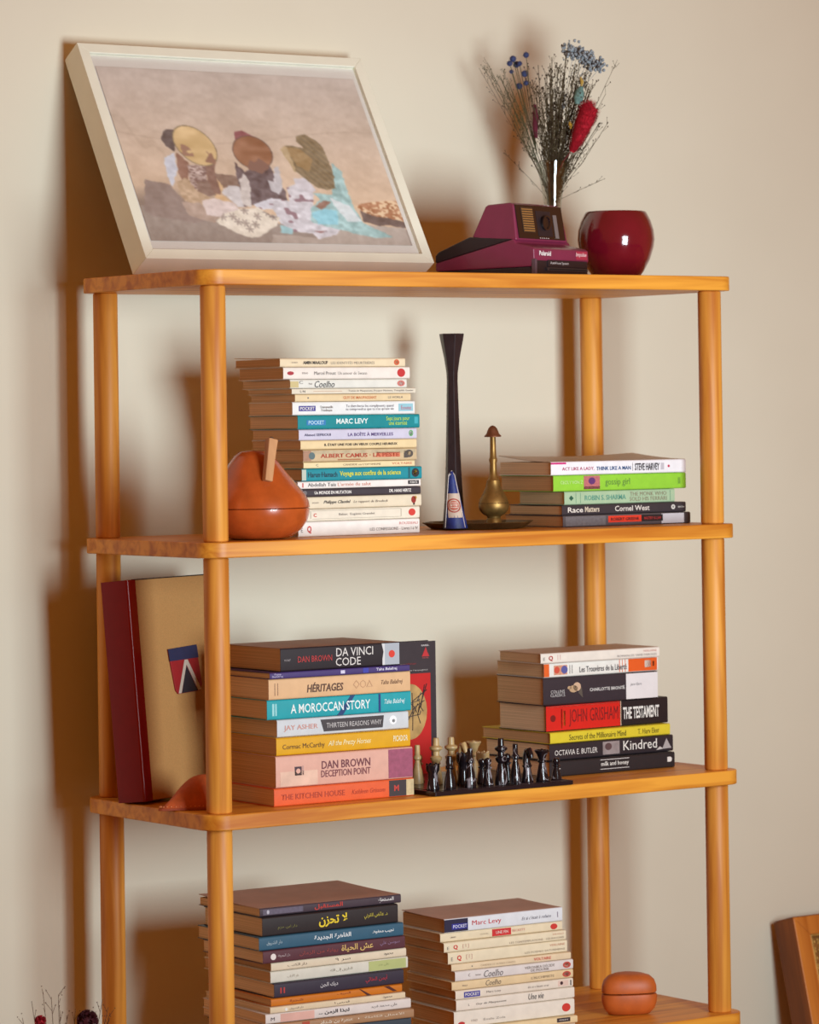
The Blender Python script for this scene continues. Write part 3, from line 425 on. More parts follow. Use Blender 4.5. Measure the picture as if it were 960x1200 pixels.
# local: x right, z up the frame, y out of the back; back plane y=0, front y=-FT
FM=mat((240,239,219),.45,noise=.02,scale=25)
bw=.0135
for nm,pts in (('frame_rail',[(0,0),(FW_,0),(FW_-bw,bw),(bw,bw)]),('frame_rail',[(0,FH),(bw,FH-bw),(FW_-bw,FH-bw),(FW_,FH)]),('frame_stile',[(0,0),(bw,bw),(bw,FH-bw),(0,FH)]),('frame_stile',[(FW_,0),(FW_,FH),(FW_-bw,FH-bw),(FW_-bw,bw)])):
    MB().prism(pts,-FT,0,'Y').build(nm,FM,fr,bevel=.0006)
MB().box(bw,FW_-bw,-.010,-.004,bw,FH-bw).build('backing_board',mat((150,120,90),.8),fr)
MB().box(bw,FW_-bw,-.0308,-.010,bw,FH-bw).build('mat_board',mat((226,222,214),.7,noise=.01),fr)
MB().box(bw,FW_-bw,-.0345,-.0335,bw,FH-bw).build('glass_pane',glass_mat(),fr)
POLYS=[('ground', (128, 108, 94), [(-0.004, 0.202), (0.148, 0.176), (0.266, 0.132), (0.541, 0.109), (1.066, 0.094), (1.033, -0.041), (-0.054, -0.038)]), ('darkband', (120, 96, 84), [(0.048, 0.35), (0.137, 0.321), (0.169, 0.225), (0.255, 0.132), (0.185, 0.105), (0.035, 0.14), (0.011, 0.171)]), ('groundr', (158, 138, 122), [(0.462, 0.049), (0.644, 0.037), (0.827, 0.117), (0.996, 0.104), (0.99, -0.103), (0.425, -0.116)]), ('dband2', (110, 78, 60), [(0.318, 0.396), (0.407, 0.383), (0.394, 0.325), (0.327, 0.314)]), ('head1', (62, 46, 42), [(0.166, 0.61), (0.188, 0.64), (0.221, 0.644), (0.22, 0.588), (0.191, 0.516), (0.169, 0.548), (0.159, 0.58)]), ('blouse1', (186, 184, 190), [(0.146, 0.477), (0.193, 0.512), (0.182, 0.405), (0.142, 0.309), (0.136, 0.378)]), ('arm1', (122, 76, 56), [(0.199, 0.513), (0.233, 0.449), (0.202, 0.324), (0.185, 0.348), (0.184, 0.405)]), ('lace', (176, 146, 132), [(0.226, 0.44), (0.3, 0.436), (0.266, 0.295), (0.208, 0.308)]), ('shade', (110, 78, 62), [(0.237, 0.342), (0.294, 0.361), (0.301, 0.272), (0.231, 0.244)]), ('robe1', (172, 136, 100), [(0.164, 0.339), (0.204, 0.365), (0.231, 0.293), (0.28, 0.246), (0.316, 0.264), (0.303, 0.231), (0.223, 0.207), (0.174, 0.226), (0.162, 0.266)]), ('sleeve1', (196, 150, 98), [(0.314, 0.379), (0.334, 0.322), (0.318, 0.272), (0.366, 0.201), (0.343, 0.192), (0.292, 0.255)]), ('arm1b', (105, 66, 50), [(0.297, 0.46), (0.333, 0.454), (0.321, 0.387), (0.318, 0.272), (0.292, 0.28), (0.286, 0.361)]), ('drape', (158, 128, 108), [(0.158, 0.225), (0.226, 0.22), (0.273, 0.14), (0.255, 0.107), (0.168, 0.149)]), ('skirt1', (204, 180, 168), [(0.235, 0.236), (0.286, 0.248), (0.351, 0.229), (0.37, 0.193), (0.3, 0.141), (0.238, 0.151)]), ('round', (190, 178, 172), [(0.321, 0.289), (0.356, 0.325), (0.405, 0.326), (0.418, 0.285), (0.394, 0.202), (0.367, 0.205), (0.352, 0.233)]), ('robe2', (70, 50, 50), [(0.41, 0.466), (0.435, 0.41), (0.473, 0.436), (0.544, 0.448), (0.547, 0.374), (0.57, 0.308), (0.566, 0.242), (0.481, 0.226), (0.389, 0.206), (0.394, 0.3)]), ('sl2a', (188, 172, 160), [(0.406, 0.367), (0.433, 0.401), (0.443, 0.352), (0.418, 0.207), (0.391, 0.214), (0.389, 0.267)]), ('sl2b', (176, 166, 164), [(0.513, 0.368), (0.537, 0.357), (0.556, 0.441), (0.575, 0.45), (0.566, 0.325), (0.543, 0.286), (0.515, 0.306)]), ('skirt2', (198, 190, 192), [(0.428, 0.224), (0.505, 0.26), (0.594, 0.243), (0.564, 0.11), (0.51, 0.116), (0.505, 0.19), (0.441, 0.196)]), ('scarf', (110, 42, 44), [(0.448, 0.644), (0.478, 0.654), (0.525, 0.619), (0.489, 0.604), (0.439, 0.589)]), ('skirt3', (196, 186, 186), [(0.577, 0.322), (0.624, 0.352), (0.678, 0.289), (0.639, 0.148), (0.737, 0.086), (0.711, 0.053), (0.636, 0.029), (0.622, 0.059), (0.546, 0.066), (0.508, 0.115), (0.496, 0.198), (0.509, 0.254), (0.575, 0.247)]), ('aqua1', (134, 176, 176), [(0.506, 0.106), (0.549, 0.08), (0.543, 0.052), (0.495, 0.058)]), ('teal', (136, 170, 164), [(0.792, 0.479), (0.818, 0.428), (0.816, 0.286), (0.821, 0.201), (0.835, 0.127), (0.933, 0.05), (0.866, 0.042), (0.736, 0.081), (0.628, 0.129), (0.646, 0.204), (0.697, 0.262), (0.674, 0.298), (0.748, 0.292)]), ('blouse3', (190, 178, 178), [(0.618, 0.38), (0.669, 0.383), (0.691, 0.318), (0.666, 0.289), (0.616, 0.343)]), ('wsl', (196, 200, 196), [(0.732, 0.277), (0.77, 0.251), (0.803, 0.229), (0.831, 0.136), (0.774, 0.134), (0.747, 0.208)]), ('aqua2', (120, 182, 192), [(0.64, 0.18), (0.703, 0.206), (0.748, 0.198), (0.732, 0.118), (0.656, 0.111)]), ('hand', (128, 84, 66), [(0.665, 0.218), (0.708, 0.258), (0.733, 0.249), (0.688, 0.198)]), ('veil', (100, 78, 48), [(0.686, 0.63), (0.723, 0.646), (0.76, 0.615), (0.779, 0.559), (0.782, 0.493), (0.782, 0.398), (0.77, 0.331), (0.736, 0.32), (0.706, 0.328), (0.662, 0.382), (0.631, 0.437), (0.61, 0.549), (0.628, 0.574), (0.674, 0.57), (0.698, 0.564), (0.681, 0.601)]), ('veil2', (138, 102, 56), [(0.626, 0.567), (0.684, 0.558), (0.721, 0.499), (0.69, 0.421), (0.648, 0.457)]), ('veil3', (168, 136, 92), [(0.605, 0.549), (0.628, 0.574), (0.635, 0.565), (0.639, 0.419), (0.633, 0.419)]), ('basket', (148, 84, 46), [(0.824, 0.225), (0.857, 0.245), (0.951, 0.263), (1.0, 0.263), (1.005, 0.218), (1.003, 0.133), (0.926, 0.158), (0.866, 0.175)]), ('basketu', (72, 50, 42), [(0.837, 0.202), (0.89, 0.171), (1.005, 0.142), (1.001, 0.102), (0.941, 0.116), (0.89, 0.115), (0.838, 0.136)]), ('pillow', (214, 196, 172), [(0.261, 0.116), (0.305, 0.166), (0.376, 0.195), (0.443, 0.204), (0.468, 0.172), (0.515, 0.148), (0.49, 0.099), (0.41, 0.036), (0.376, 0.024), (0.328, 0.053)]), ('hem', (120, 70, 66), [(0.631, 0.073), (0.672, 0.075), (0.65, 0.06)])]
ELL=[('drum1', (196, 156, 96), (110, 86, 56), (0.279, 0.554), (0.356, 0.521), (0.286, 0.668)), ('drum2', (128, 72, 40), (70, 44, 34), (0.493, 0.525), (0.553, 0.467), (0.446, 0.443))]
DOTS=[(0.374, 0.112), (0.333, 0.147), (0.428, 0.15), (0.295, 0.145), (0.385, 0.185), (0.483, 0.165), (0.383, 0.079), (0.348, 0.119), (0.41, 0.105), (0.469, 0.176), (0.488, 0.152)]
def photo(U,V):
    v=V*1.0
    n1=vn(U,V,9);n2=vn(U+3,V*1.3,28);n3=vn(U*1.4,V+5,70)
    t=np.clip((v-.15)/.85,0,1)[:,None]
    C=np.array([200,160,122])*(1-t)+np.array([178,158,142])*t
    C=C+((n1-.5)*14+(n2-.5)*14+(n3-.5)*10)[:,None]
    s=np.abs(v-(.62-.05*np.sin(U*5)))<.004; C[s]-=12
    m=(U<.17)&(np.abs(v-(.72-1.6*U+.04*np.sin(U*60)))<.02); C[m]-=9
    w=(np.clip(.32-v,0,.1)/.1)[:,None]*np.clip((.42-U)/.2,0,1)[:,None]; C=C*(1-w)+np.array([110,86,70])*w
    Uw=U+(n3-.5)*.006; Vw=v+(vn(U+7,V,50)-.5)*.008
    for nm,c,p in POLYS:
        k=inpoly(Uw,Vw,p); c=np.array(c,float)
        a=18 if nm in('ground','groundr','darkband') else 46 if nm in('lace','basket','robe1','teal','skirt3','robe2') else 26
        st=vn(U*1.0,v*.35 if nm in('ground','darkband','groundr') else v*1.2,46)
        C[k]=c+((st[k]-.5)*a+(n3[k]-.5)*a*.7)[:,None]
        if nm=='pillow':
            for q in DOTS:
                r_=np.hypot((U-q[0])*1.5,v-q[1]); an=np.arctan2(v-q[1],(U-q[0])*1.5)
                d=k&(r_<.015+.010*np.cos(an*6)*1); C[d]=C[d]*.5+np.array([50,28,26])*.5
        if nm=='basket':
            d=k&(vn(U,v,110)>.55)&(v>.12); C[d]=np.array([216,176,130])
        if nm in('skirt3','skirt2'):
            d=k&(vn(U+.3,v,40)>.8); C[d]=np.array([120,84,90])
        if nm=='lace':
            d=k&(vn(U,v*1.4,120)>.62); C[d]=np.array([96,62,52])
        if nm=='veil':
            f=k&(np.sin((U*1.2+v*.7)*210)>.72); C[f]+=np.array([22,18,10])
        if nm in('round','hem'):pass
        for e in ELL:
            if (nm=='skirt1' and e[0]=='drum1') or (nm=='scarf' and e[0]=='drum2'):
                c0=np.array(e[3]); a1=(e[4][0]-c0[0])*1.52,e[4][1]-c0[1]; b1=(e[5][0]-c0[0])*1.52,e[5][1]-c0[1]
                dx=(U-c0[0])*1.52; dy=v-c0[1]; det=a1[0]*b1[1]-a1[1]*b1[0]
                p=(dx*b1[1]-dy*b1[0])/det; q=(a1[0]*dy-a1[1]*dx)/det; rr=np.hypot(p,q)
                k2=rr<1; C[k2]=np.array(e[2],float); k2=rr<.955; C[k2]=np.array(e[1],float)+((n2[k2]-.5)*34+(n1[k2]-.5)*24)[:,None]
                if e[0]=='drum1':
                    h=(np.hypot((U-.225)*1.5,(v-.505))<.055)&(vn(U,v,60)>.42)&k2; C[h]=np.array([132,86,62])
                    h=inpoly(Uw,Vw,[(.297,.46),(.318,.50),(.312,.53),(.326,.505),(.334,.52),(.338,.45)]); C[h]=np.array([120,74,52])
                else:
                    h=inpoly(Uw,Vw,[(.452,.43),(.47,.48),(.49,.47),(.51,.495),(.53,.47),(.54,.44),(.50,.40)]); C[h]=np.array([104,62,46])
    G=C.reshape(275,400,3)
    for _ in range(2):
        G=(G+np.roll(G,1,0)+np.roll(G,-1,0)+np.roll(G,1,1)+np.roll(G,-1,1))/5
    C=G.reshape(-1,3)
    return C*np.array([.84,.87,.90])+np.array([62,64,64])
PU0,PU1,PV0,PV1=.0190,.3950,.0286,.2848
painted('printed_photograph',photo,400,275,lambda u,v:np.stack([PU0+u*(PU1-PU0),np.full(len(u),-.0316),PV0+v*(PV1-PV0)],1),fr,.45)

# ---------------------------------------------------------------- instant camera
cm=thing('instant_camera','burgundy and black instant camera beside the red bowl on the top board','camera',(.5128,.060,0),R(20))
BU=mat((128,44,74),.38,noise=.03,coat=.25); BKp=mat((42,32,36),.42,noise=.03); GL=mat((26,20,24),.10,noise=0,coat=.8)
CW=.122; CD=.15
MB().prism([(0,.0005),(0,.0215),(.004,.0115),(CD,.010),(CD,.0005)],0,CW,'X').build('base',BKp,cm,bevel=.0015)
MB().prism([(-.001,.0215),(-.0005,.034),(.004,.0365),(.026,.0415),(.030,.047),(CD,.0205),(CD,.0102),(.004,.0117)],-.0008,CW+.0008,'X').build('lower_shell',BU,cm,bevel=.0016,seg=3)
MB().prism([(.028,.0475),(.098,.0518),(CD-.004,.0345),(CD+.001,.030),(CD+.001,.0207)],.0002,CW-.0002,'X').build('rear_cover',BKp,cm,bevel=.0016,seg=3)
hd=MB(); hp=[(.026,.0455),(.033,.0905),(.040,.093),(.072,.0915),(.076,.089),(.094,.0515),(.080,.049)]
ins=lambda z:(z-.045)*.10
hd.prism(hp,0,CW-.006,'X'); hd.v=[(x+(ins(z) if x<.05 else -ins(z)),y,z) for x,y,z in hd.v]
hd.build('flash_housing',BU,cm,bevel=.002,seg=3)
def face(x0,x1,z0,z1,nm,m,th=.0012,off=0,par=cm):
    b=MB(); b.box(x0,x1,0,th,z0,z1); v=[]
    for (x,y,z) in b.v: v.append((x,.026+(z-.0455)*.007/.045-y-off-.0001,z))
    b.v=v; return b.build(nm,m,par,bevel=.0004)
face(.006,CW-.012,.0480,.0905,'front_panel',GL)
fl=face(.017,.043,.0560,.0875,'flash_window',mat((74,56,42),.2,noise=0),.0012,.0008)
for k in range(10): face(.018,.042,.0575+k*.003,.0588+k*.003,'flash_louvre',mat((168,120,66),.25,noise=0),.0006,.0018)
face(.050,.082,.0520,.0840,'lens_recess',BKp,.001,.0008)
b=MB().lathe([(.0095,0),(.0095,.003),(.0075,.0032),(.0065,.0015),(0,.0012)],24); b.v=[(.066+x,.0275-z-.0008,.069+y) for x,y,z in b.v]; b.build('lens',GL,cm,smooth=True)
face(.0875,.0955,.050,.080,'viewfinder_strip',mat((120,110,108),.12,noise=0),.0008,.001)
for k in range(5): face(.052+k*.0045,.054+k*.0045,.0490,.0502,'indicator_dot',mat((196,180,176),.4,noise=0),.0005,.0011)
MB().box(.030,.122-.004,-.0016,.002,.0120,.0205).build('name_plate',BKp,cm,bevel=.0005)
MB().box(.026,.118,-.0030,.002,.0068,.0112).build('print_slot_lip',mat((58,50,52),.3,noise=0),cm,bevel=.0006)
MB().box(.030,.114,-.0034,.0,.0082,.0096).build('print_slot',mat((12,10,12),.8,noise=0),cm)
MB().box(-.0012,.003,-.0030,.003,.0005,.0210).build('side_latch',mat((92,70,78),.3,noise=0),cm,bevel=.0006)
MB().box(.094,.119,-.0013,.001,.0225,.0330).build('colour_patch',mat((172,52,74),.35,noise=0),cm)
text(cm,'Polaroid',.010,.036,.0255,.0315,(238,228,226),y=-.0016,bold=.03)
text(cm,'Impulse',.092,.116,.0250,.0315,(236,196,196),y=-.0020,bold=.02,shear=.15)
text(cm,'AutoFocus System',.034,.075,.0145,.0185,(226,220,218),y=-.0020)
# ---------------------------------------------------------------- red bowl
bp_=[(.0,.0005),(.026,.0005),(.0285,.0018),(.036,.012),(.0435,.026),(.0485,.042),(.0500,.052),(.0490,.064),(.0455,.076),(.0408,.0855),(.0393,.0880),(.0383,.0886),(.0372,.0875),(.0425,.074),(.0460,.060),(.0465,.048),(.042,.03),(.030,.012),(0,.009)]
bo=MB().lathe(bp_,64).build('bowl',mat((112,16,32),.12,noise=.08,scale=30,coat=.6),smooth=True,angle=60); bo.location=(.7101,.150,0)
tag(bo,'glossy wine red ceramic bowl at the right end of the top board','bowl')
# ---------------------------------------------------------------- vase and bouquet
VX,VY=.6713,.2350
va=MB().lathe([(0,.0005),(.0150,.0005),(.0165,.002),(.0150,.02),(.0112,.05),(.0104,.075),(.0120,.105),(.0165,.135),(.0214,.158),(.0206,.158),(.0157,.135),(.0111,.105),(.0094,.075),(.0100,.05),(.0130,.022),(0,.016)],48).build('vase',glass_mat((.93,.95,.94,1),.09),smooth=True,angle=70)
va.location=(VX,VY,0); tag(va,'slim flared clear glass vase behind the instant camera','vase')
bq=thing('dried_bouquet','bouquet of dried grasses, blue thistles and a crimson tail in the glass vase','bouquet',(VX,VY,.02))
# image-plane like axes of the bunch: sideways X' along the view's right, with real depth spread
RX=Vector((math.cos(YAW),-math.sin(YAW),0)); RY=Vector((math.sin(YAW),math.cos(YAW),0))
def bp3(a,b,c): return RX*a+RY*b+Vector((0,0,c))
def stem(a,h,dep,n=8,wob=.004):
    # from vase bottom, through the neck, to a,h
    pts=[]; b0=random.uniform(-.004,.004)
    for k in range(n+1):
        t=k/n; z=t*h; ff=max(0,(z-.085)/(h-.085)) if h>.09 else 0
        w=ff**1.05
        pts.append(bp3(b0*(1-ff)+a*w+random.uniform(-wob,wob)*w*.5,dep*w,z))
    return pts
tw=MB()
def sprig(pts,dens,len_,seedr,mi,start=.45):
    n=len(pts)-1
    for _ in range(dens):
        t=random.uniform(start,1)*n; i=min(int(t),n-1); p=pts[i].lerp(pts[i+1],t-i); d=(pts[i+1]-pts[i]).normalized()
        s=RX*random.uniform(-1,1)+RY*random.uniform(-1,1); q=p+(d*random.uniform(.5,1.2)+s*.7).normalized()*len_*random.uniform(.3,1)
        q2=p.lerp(q,.5)+Vector((0,0,-.001))
        tw.tube([p,q2,q],.00022,3,mi)
        if seedr: tw.ball(q,seedr*random.uniform(.7,1.3),4,3,mi+1 if mi<4 else mi)
PX=1/935
for _ in range(78):
    a=random.gauss(.012,.027); h=random.uniform(.20,.298)-abs(a-.016)*.45; dp=random.uniform(-.03,.03)
    p=stem(max(-.05,min(.062,a)),h,dp); tw.tube(p,.00042,4,0); sprig(p,34,.013,.0011,0,.36)
for _ in range(9):
    a=random.uniform(-.092,-.055); p=stem(a,.26+ (a+.055)*-.55 -.02*random.random(),random.uniform(-.02,.02)); tw.tube(p,.0003,4,2); sprig(p,26,.010,.0008,2,.5)
for _ in range(9):
    a=random.uniform(.05,.088); p=stem(a,random.uniform(.15,.235),random.uniform(-.02,.02)); tw.tube(p,.0003,4,0); sprig(p,14,.013,.0009,0,.5)
for a,h in ((.088,.27),(-.095,.262),(-.06,.15),(.07,.115)):
    p=stem(a,h,.0); tw.tube(p,.00025,4,0); sprig(p,10,.012,.0008,0,.7)
TWM=[mat((84,70,42),.8,noise=.1),mat((66,50,30),.8,noise=.1),mat((78,80,48),.8,noise=.1),mat((70,72,44),.8,noise=.1)]
tag(tw.build('dried_grass',TWM,bq),kind='stuff')
def ipt(px,py,dep=0):   # bunch coordinates of a bloom seen px,py from the neck
    return bp3((px-648)*1.07e-3,dep,(335-py)/918-.02)
bl=mat((58,68,112),.8,noise=.15,scale=400)
for px,py,r in ((602,66,4),(598,72,3.5),(606,72,4),(610,72,3),(618,61,3.6),(616,83,4.2),(609,98,4),(618,95,3.4),(600,81,2.5)):
    c=ipt(px,py,random.uniform(-.01,.01)); q=MB(); q.ball(c,r*PX,10,7); 
    for _ in range(60):
        d=Vector((random.gauss(0,1),random.gauss(0,1),random.gauss(0,1))).normalized(); n_=d.orthogonal()*.0003; t=c+d*r*PX*1.45
        q.add([c+d*r*PX*.8+n_,c+d*r*PX*.8-n_,t],[(0,1,2)])
    q.build('thistle_head',bl,bq)
    q=MB(); q.tube([bp3(-.002,0,.1),bp3(-.02,0,.15),c],.0004,4); q.build('thistle_stem',TWM[2],bq)
def fuzzy(name,path,rad,colr,n,hl,label=None):
    q=MB(); q.tube(path,rad,16)
    P=[Vector(p) for p in path]
    for _ in range(n):
        t=random.random()*(len(P)-1); i=min(int(t),len(P)-2); c=P[i].lerp(P[i+1],t-i); r=rad[i]*(1-(t-i))+rad[i+1]*(t-i)
        ax=(P[i+1]-P[i]).normalized(); d=Vector((random.gauss(0,1),random.gauss(0,1),random.gauss(0,1))); d=(d-ax*d.dot(ax)*.9).normalized()
        b=c+d*r*.9; e=c+d*(r+hl*random.uniform(.5,1))+ax*hl*.8; n_=ax.cross(d)*.0003
        q.add([b+n_,b-n_,e],[(0,1,2)])
    return q.build(name,mat(colr,.9,noise=.15,scale=200),bq,label=label)
D2=-.02
fuzzy('crimson_tail',[ipt(672,180,D2),ipt(678,168,D2),ipt(684,154,D2),ipt(690,140,D2),ipt(694,130,D2),ipt(690,123,D2)],[.003,.0072,.0100,.0120,.0118,.0045],(186,16,40),4200,.0058)
MB().tube([ipt(650,215,-.003),ipt(662,190,-.012),ipt(672,178,D2)],.0007,5).build('tail_stem',mat((120,40,44),.8),bq)
fuzzy('teal_tail',[ipt(680,123,D2),ipt(681,116,D2),ipt(683,108,D2),ipt(685,102,D2)],[.0035,.0065,.006,.002],(112,146,138),700,.0012)
fuzzy('burgundy_tail',[ipt(629,162,-.01),ipt(628,150,-.01),ipt(629,138,-.01),ipt(628,122,-.01)],[.002,.0035,.0042,.002],(104,30,48),700,.0018)
fuzzy('yellow_bud',[ipt(671,152,-.018),ipt(671,147,-.018),ipt(670,144,-.018)],[.001,.0025,.001],(196,150,50),120,.0008)
fuzzy('ochre_bud',[ipt(685,101,-.015),ipt(686,96,-.015),ipt(684,90,-.015)],[.001,.0025,.001],(186,150,70),120,.001)
q=MB()
for _ in range(420):
    t=random.random(); c=ipt(670+40*t+random.gauss(0,4),54+22*t+random.gauss(0,4.5),random.uniform(-.014,.014)); q.ball(c,random.uniform(.0012,.0026),5,3)
for k in range(8): q.tube([ipt(660,130),ipt(676+4*k,62+3*k)],.0003,3)
tag(q.build('grey_blue_flower_cluster',mat((150,158,164),.9,noise=.25,scale=300),bq),kind='stuff')

# ---------------------------------------------------------------- second shelf objects
Z2=ZL[1]
pw=mat((186,84,34),.26,noise=.10,scale=45,coat=.3)
pe=thing('pear_box','reddish wooden pear shaped box with a pale stick stem, beside the front left post','box',(.1095,.0655,Z2))
MB().lathe([(0,.0003),(.028,.0003),(.040,.003),(.051,.011),(.0585,.0215),(.0612,.031),(.0615,.0362),(.060,.0366),(0,.0366)],56).build('bowl_half',pw,pe,smooth=True,angle=50)
lm=MB().lathe([(0,.0370),(.060,.0370),(.0617,.0374),(.0606,.044),(.0565,.053),(.0490,.063),(.0400,.075),(.0310,.088),(.0230,.098),(.0170,.1030),(.009,.1045),(0,.1048)],56)
lm.v=[(x-max(0,z-.05)*.10,y,z) for x,y,z in lm.v]
lm.build('lid',pw,pe,smooth=True,angle=50)
st=MB(); a=Vector((-.014,-.0455,.0690)); e=Vector((-.002,-.0370,.1180))
d=(e-a).normalized(); s=Vector((1,0,-.2)).normalized(); s=(s-d*s.dot(d)).normalized(); n_=d.cross(s)
vs_=[]
for p,wd in ((a,.0052),(a.lerp(e,.5),.0055),(e,.0062)):
    for i,j in ((-1,-1),(1,-1),(1,1),(-1,1)): vs_.append(p+s*wd*i+n_*wd*.8*j)
st.add(vs_,[(3,2,1,0),(8,9,10,11)]+[(r*4+k,r*4+(k+1)%4,r*4+4+(k+1)%4,r*4+4+k) for r in range(2) for k in range(4)])
st.build('stem',wood((176,120,76),(204,150,102),'Z',.5),pe,bevel=.0012)
q=MB(); q.tube([e+d*.0005+s*(.0035*math.cos(t*.8))*(1-t*.08)+n_*(.003*math.sin(t*.8))*(1-t*.08)+d*.0008 for t in range(9)],.0007,5); q.build('stem_curl',mat((50,32,26),.5),pe)
# brass tray
br=mat((158,122,66),.46,.75,noise=.22,scale=60,bump=.25); brd=mat((112,86,50),.48,.7,noise=.25,scale=40)
tr=thing('brass_tray','dark brass octagonal tray under the tall black candlestick','tray',(.4910,.158,Z2))
def octr(r): return [(r*math.cos(R(22.5+45*k)),r*math.sin(R(22.5+45*k))) for k in range(8)]
def rings(rs,n=8,rot=22.5): # (r,z) rings lofted
    m=MB(); vs=[]
    for r,z in rs: vs+=[(r*math.cos(R(rot+360/n*k)),r*math.sin(R(rot+360/n*k)),z) for k in range(n)]
    fs=[tuple(range(n))[::-1],tuple(range((len(rs)-1)*n,len(rs)*n))]
    for j in range(len(rs)-1):
        for k in range(n): fs.append((j*n+k,j*n+(k+1)%n,(j+1)*n+(k+1)%n,(j+1)*n+k))
    return m.add(vs,fs)
rings([(.056,.0004),(.060,.0006),(.0705,.0078),(.0720,.0080),(.0712,.0090),(.0690,.0088),(.0600,.0030),(.050,.0024)]).build('tray_dish',brd,tr,bevel=.0004)
TZ=Z2+.0026
# candlestick
cs=MB(); prof=[(.0155,0),(.0150,.004),(.0125,.03),(.0105,.07),(.0092,.11),(.0082,.15),(.0073,.185),(.0078,.196),(.0105,.214),(.0150,.236),(.0163,.2435),(.0160,.2450),(.0120,.2445),(.0108,.236)]
m=rings(prof,6,12); o=m.build('candlestick',mat((48,36,38),.34,noise=.12,scale=70,bump=.2),bevel=.0006); o.location=(.5043,.2300,TZ)
tag(o,'tall faceted black candlestick with a flared top','candlestick')
# perfume sprinkler
k_=2.406e-4
pf=[(45,0),(45,10),(40,22),(39,36),(34,44),(36,52),(60,66),(74,84),(80,104),(78,124),(70,146),(60,164),(50,184),(40,206),(36,226),(34,240),(27,246),(25,256),(20,262),(19,300),(18,330),(22,346),(22,352),(18,358),(16,400),(15,470)]
sp=thing('perfume_sprinkler','small brass perfume sprinkler with round belly and bronze cap on the tray','perfume bottle',(.5065,.1450,TZ))
MB().lathe([(0,0)]+[(r*k_,z*k_) for r,z in pf],32).build('bottle',br,sp,smooth=True,angle=40)
MB().lathe([(0,466*k_),(44*k_,468*k_),(45*k_,473*k_),(34*k_,484*k_),(28*k_,500*k_),(22*k_,514*k_),(12*k_,524*k_),(6*k_,526*k_),(0,529*k_)],28).build('cap',mat((138,86,58),.5,.6,noise=.2,scale=60),sp,smooth=True,angle=40)
MB().tube([Vector((.0185*math.cos(t/24*6.283),.0185*math.sin(t/24*6.283),.0292)) for t in range(25)],.0006,5).build('belly_ring',brd,sp)
# blue cone
cn=thing('wrapped_cone','small blue paper cone tied with white string, standing on the tray','incense cone',(.4339,.1250,TZ))
cb=mat((36,52,120),.55,noise=.25,scale=80,bump=.5)
H_=.0705; cr=lambda z:.0150-.0118*(z/H_)
shift=lambda z:-.0052*(z/H_)
m=MB(); m.lathe([(0,0),(.0152,0),(.0149,.004),(cr(.02)+.0003,.02),(cr(.035),.035),(cr(.052)+.0002,.052),(.0038,.066),(.002,H_),(0,H_+.0008)],20); m.v=[(x+shift(z),y,z) for x,y,z in m.v]
m.build('wrapper',cb,cn,smooth=True,angle=60)
def onc(a,z,o=.0004): r=cr(z)+o; return Vector((r*math.cos(a)+shift(z),r*math.sin(a),z))
VA=math.atan2(-math.cos(YAW),-math.sin(YAW))   # side seen in the photograph
q=MB(); vs_=[];N_=8
for j in range(5):
    for i in range(N_+1): z=.0135+.030*j/4; h=.0105/cr(z)*.92; vs_.append(onc(VA-h*.9+1.9*h*i/N_+.05,z))
q.add(vs_,[(j*(N_+1)+i,j*(N_+1)+i+1,(j+1)*(N_+1)+i+1,(j+1)*(N_+1)+i) for j in range(4) for i in range(N_)]); q.build('paper_label',mat((206,184,164),.6),cn,smooth=True)
def ringon(r0,r1,colr,nm):
    q=MB(); vs_=[];n=28
    for i in range(n):
        for rr_ in (r0,r1):
            t=2*math.pi*i/n; z=.0285+rr_*math.sin(t); vs_.append(onc(VA+.03+rr_*math.cos(t)/cr(z),z,.0007))
    q.add(vs_,[(2*i,2*((i+1)%n),2*((i+1)%n)+1,2*i+1) for i in range(n)]); q.build(nm,mat(colr,.6),cn)
ringon(.0072,.0088,(170,70,54),'stamp_ring'); ringon(.0004,.0060,(188,104,84),'stamp_disc')
for z in (.0262,.0292,.0318): 
    q=MB(); q.tube([onc(VA+.03+t*.0045/cr(z),z,.0009) for t in (-1,-.3,.3,1)],.0005,4); q.build('stamp_line',mat((222,200,184),.6,noise=0),cn)
ws=mat((214,204,196),.7,noise=0)
for da in (-1.0,.95): q=MB(); q.tube([Vector((shift(H_),0,H_+.001))]+[onc(VA+da*(1-t*.05),H_*(1-t),.0006) for t in (.06,.2,.4,.6,.8,.985)],.0005,5); q.build('string',ws,cn)
q=MB(); q.tube([Vector((shift(H_)-.004*math.sin(t),-.002*math.cos(t),H_-.002-.004*t*.5)) for t in (0,.6,1.2,1.8,2.4,3.0)],.0005,5); q.build('string',ws,cn)
q=MB(); q.tube([(.015,.0,.0008),(.022,.003,.001),(.028,.0035,.004),(.033,.002,.0028),(.037,-.003,.0008)],.0006,5); q.build('string',ws,cn)

# ---------------------------------------------------------------- third shelf objects
Z3=ZL[2]
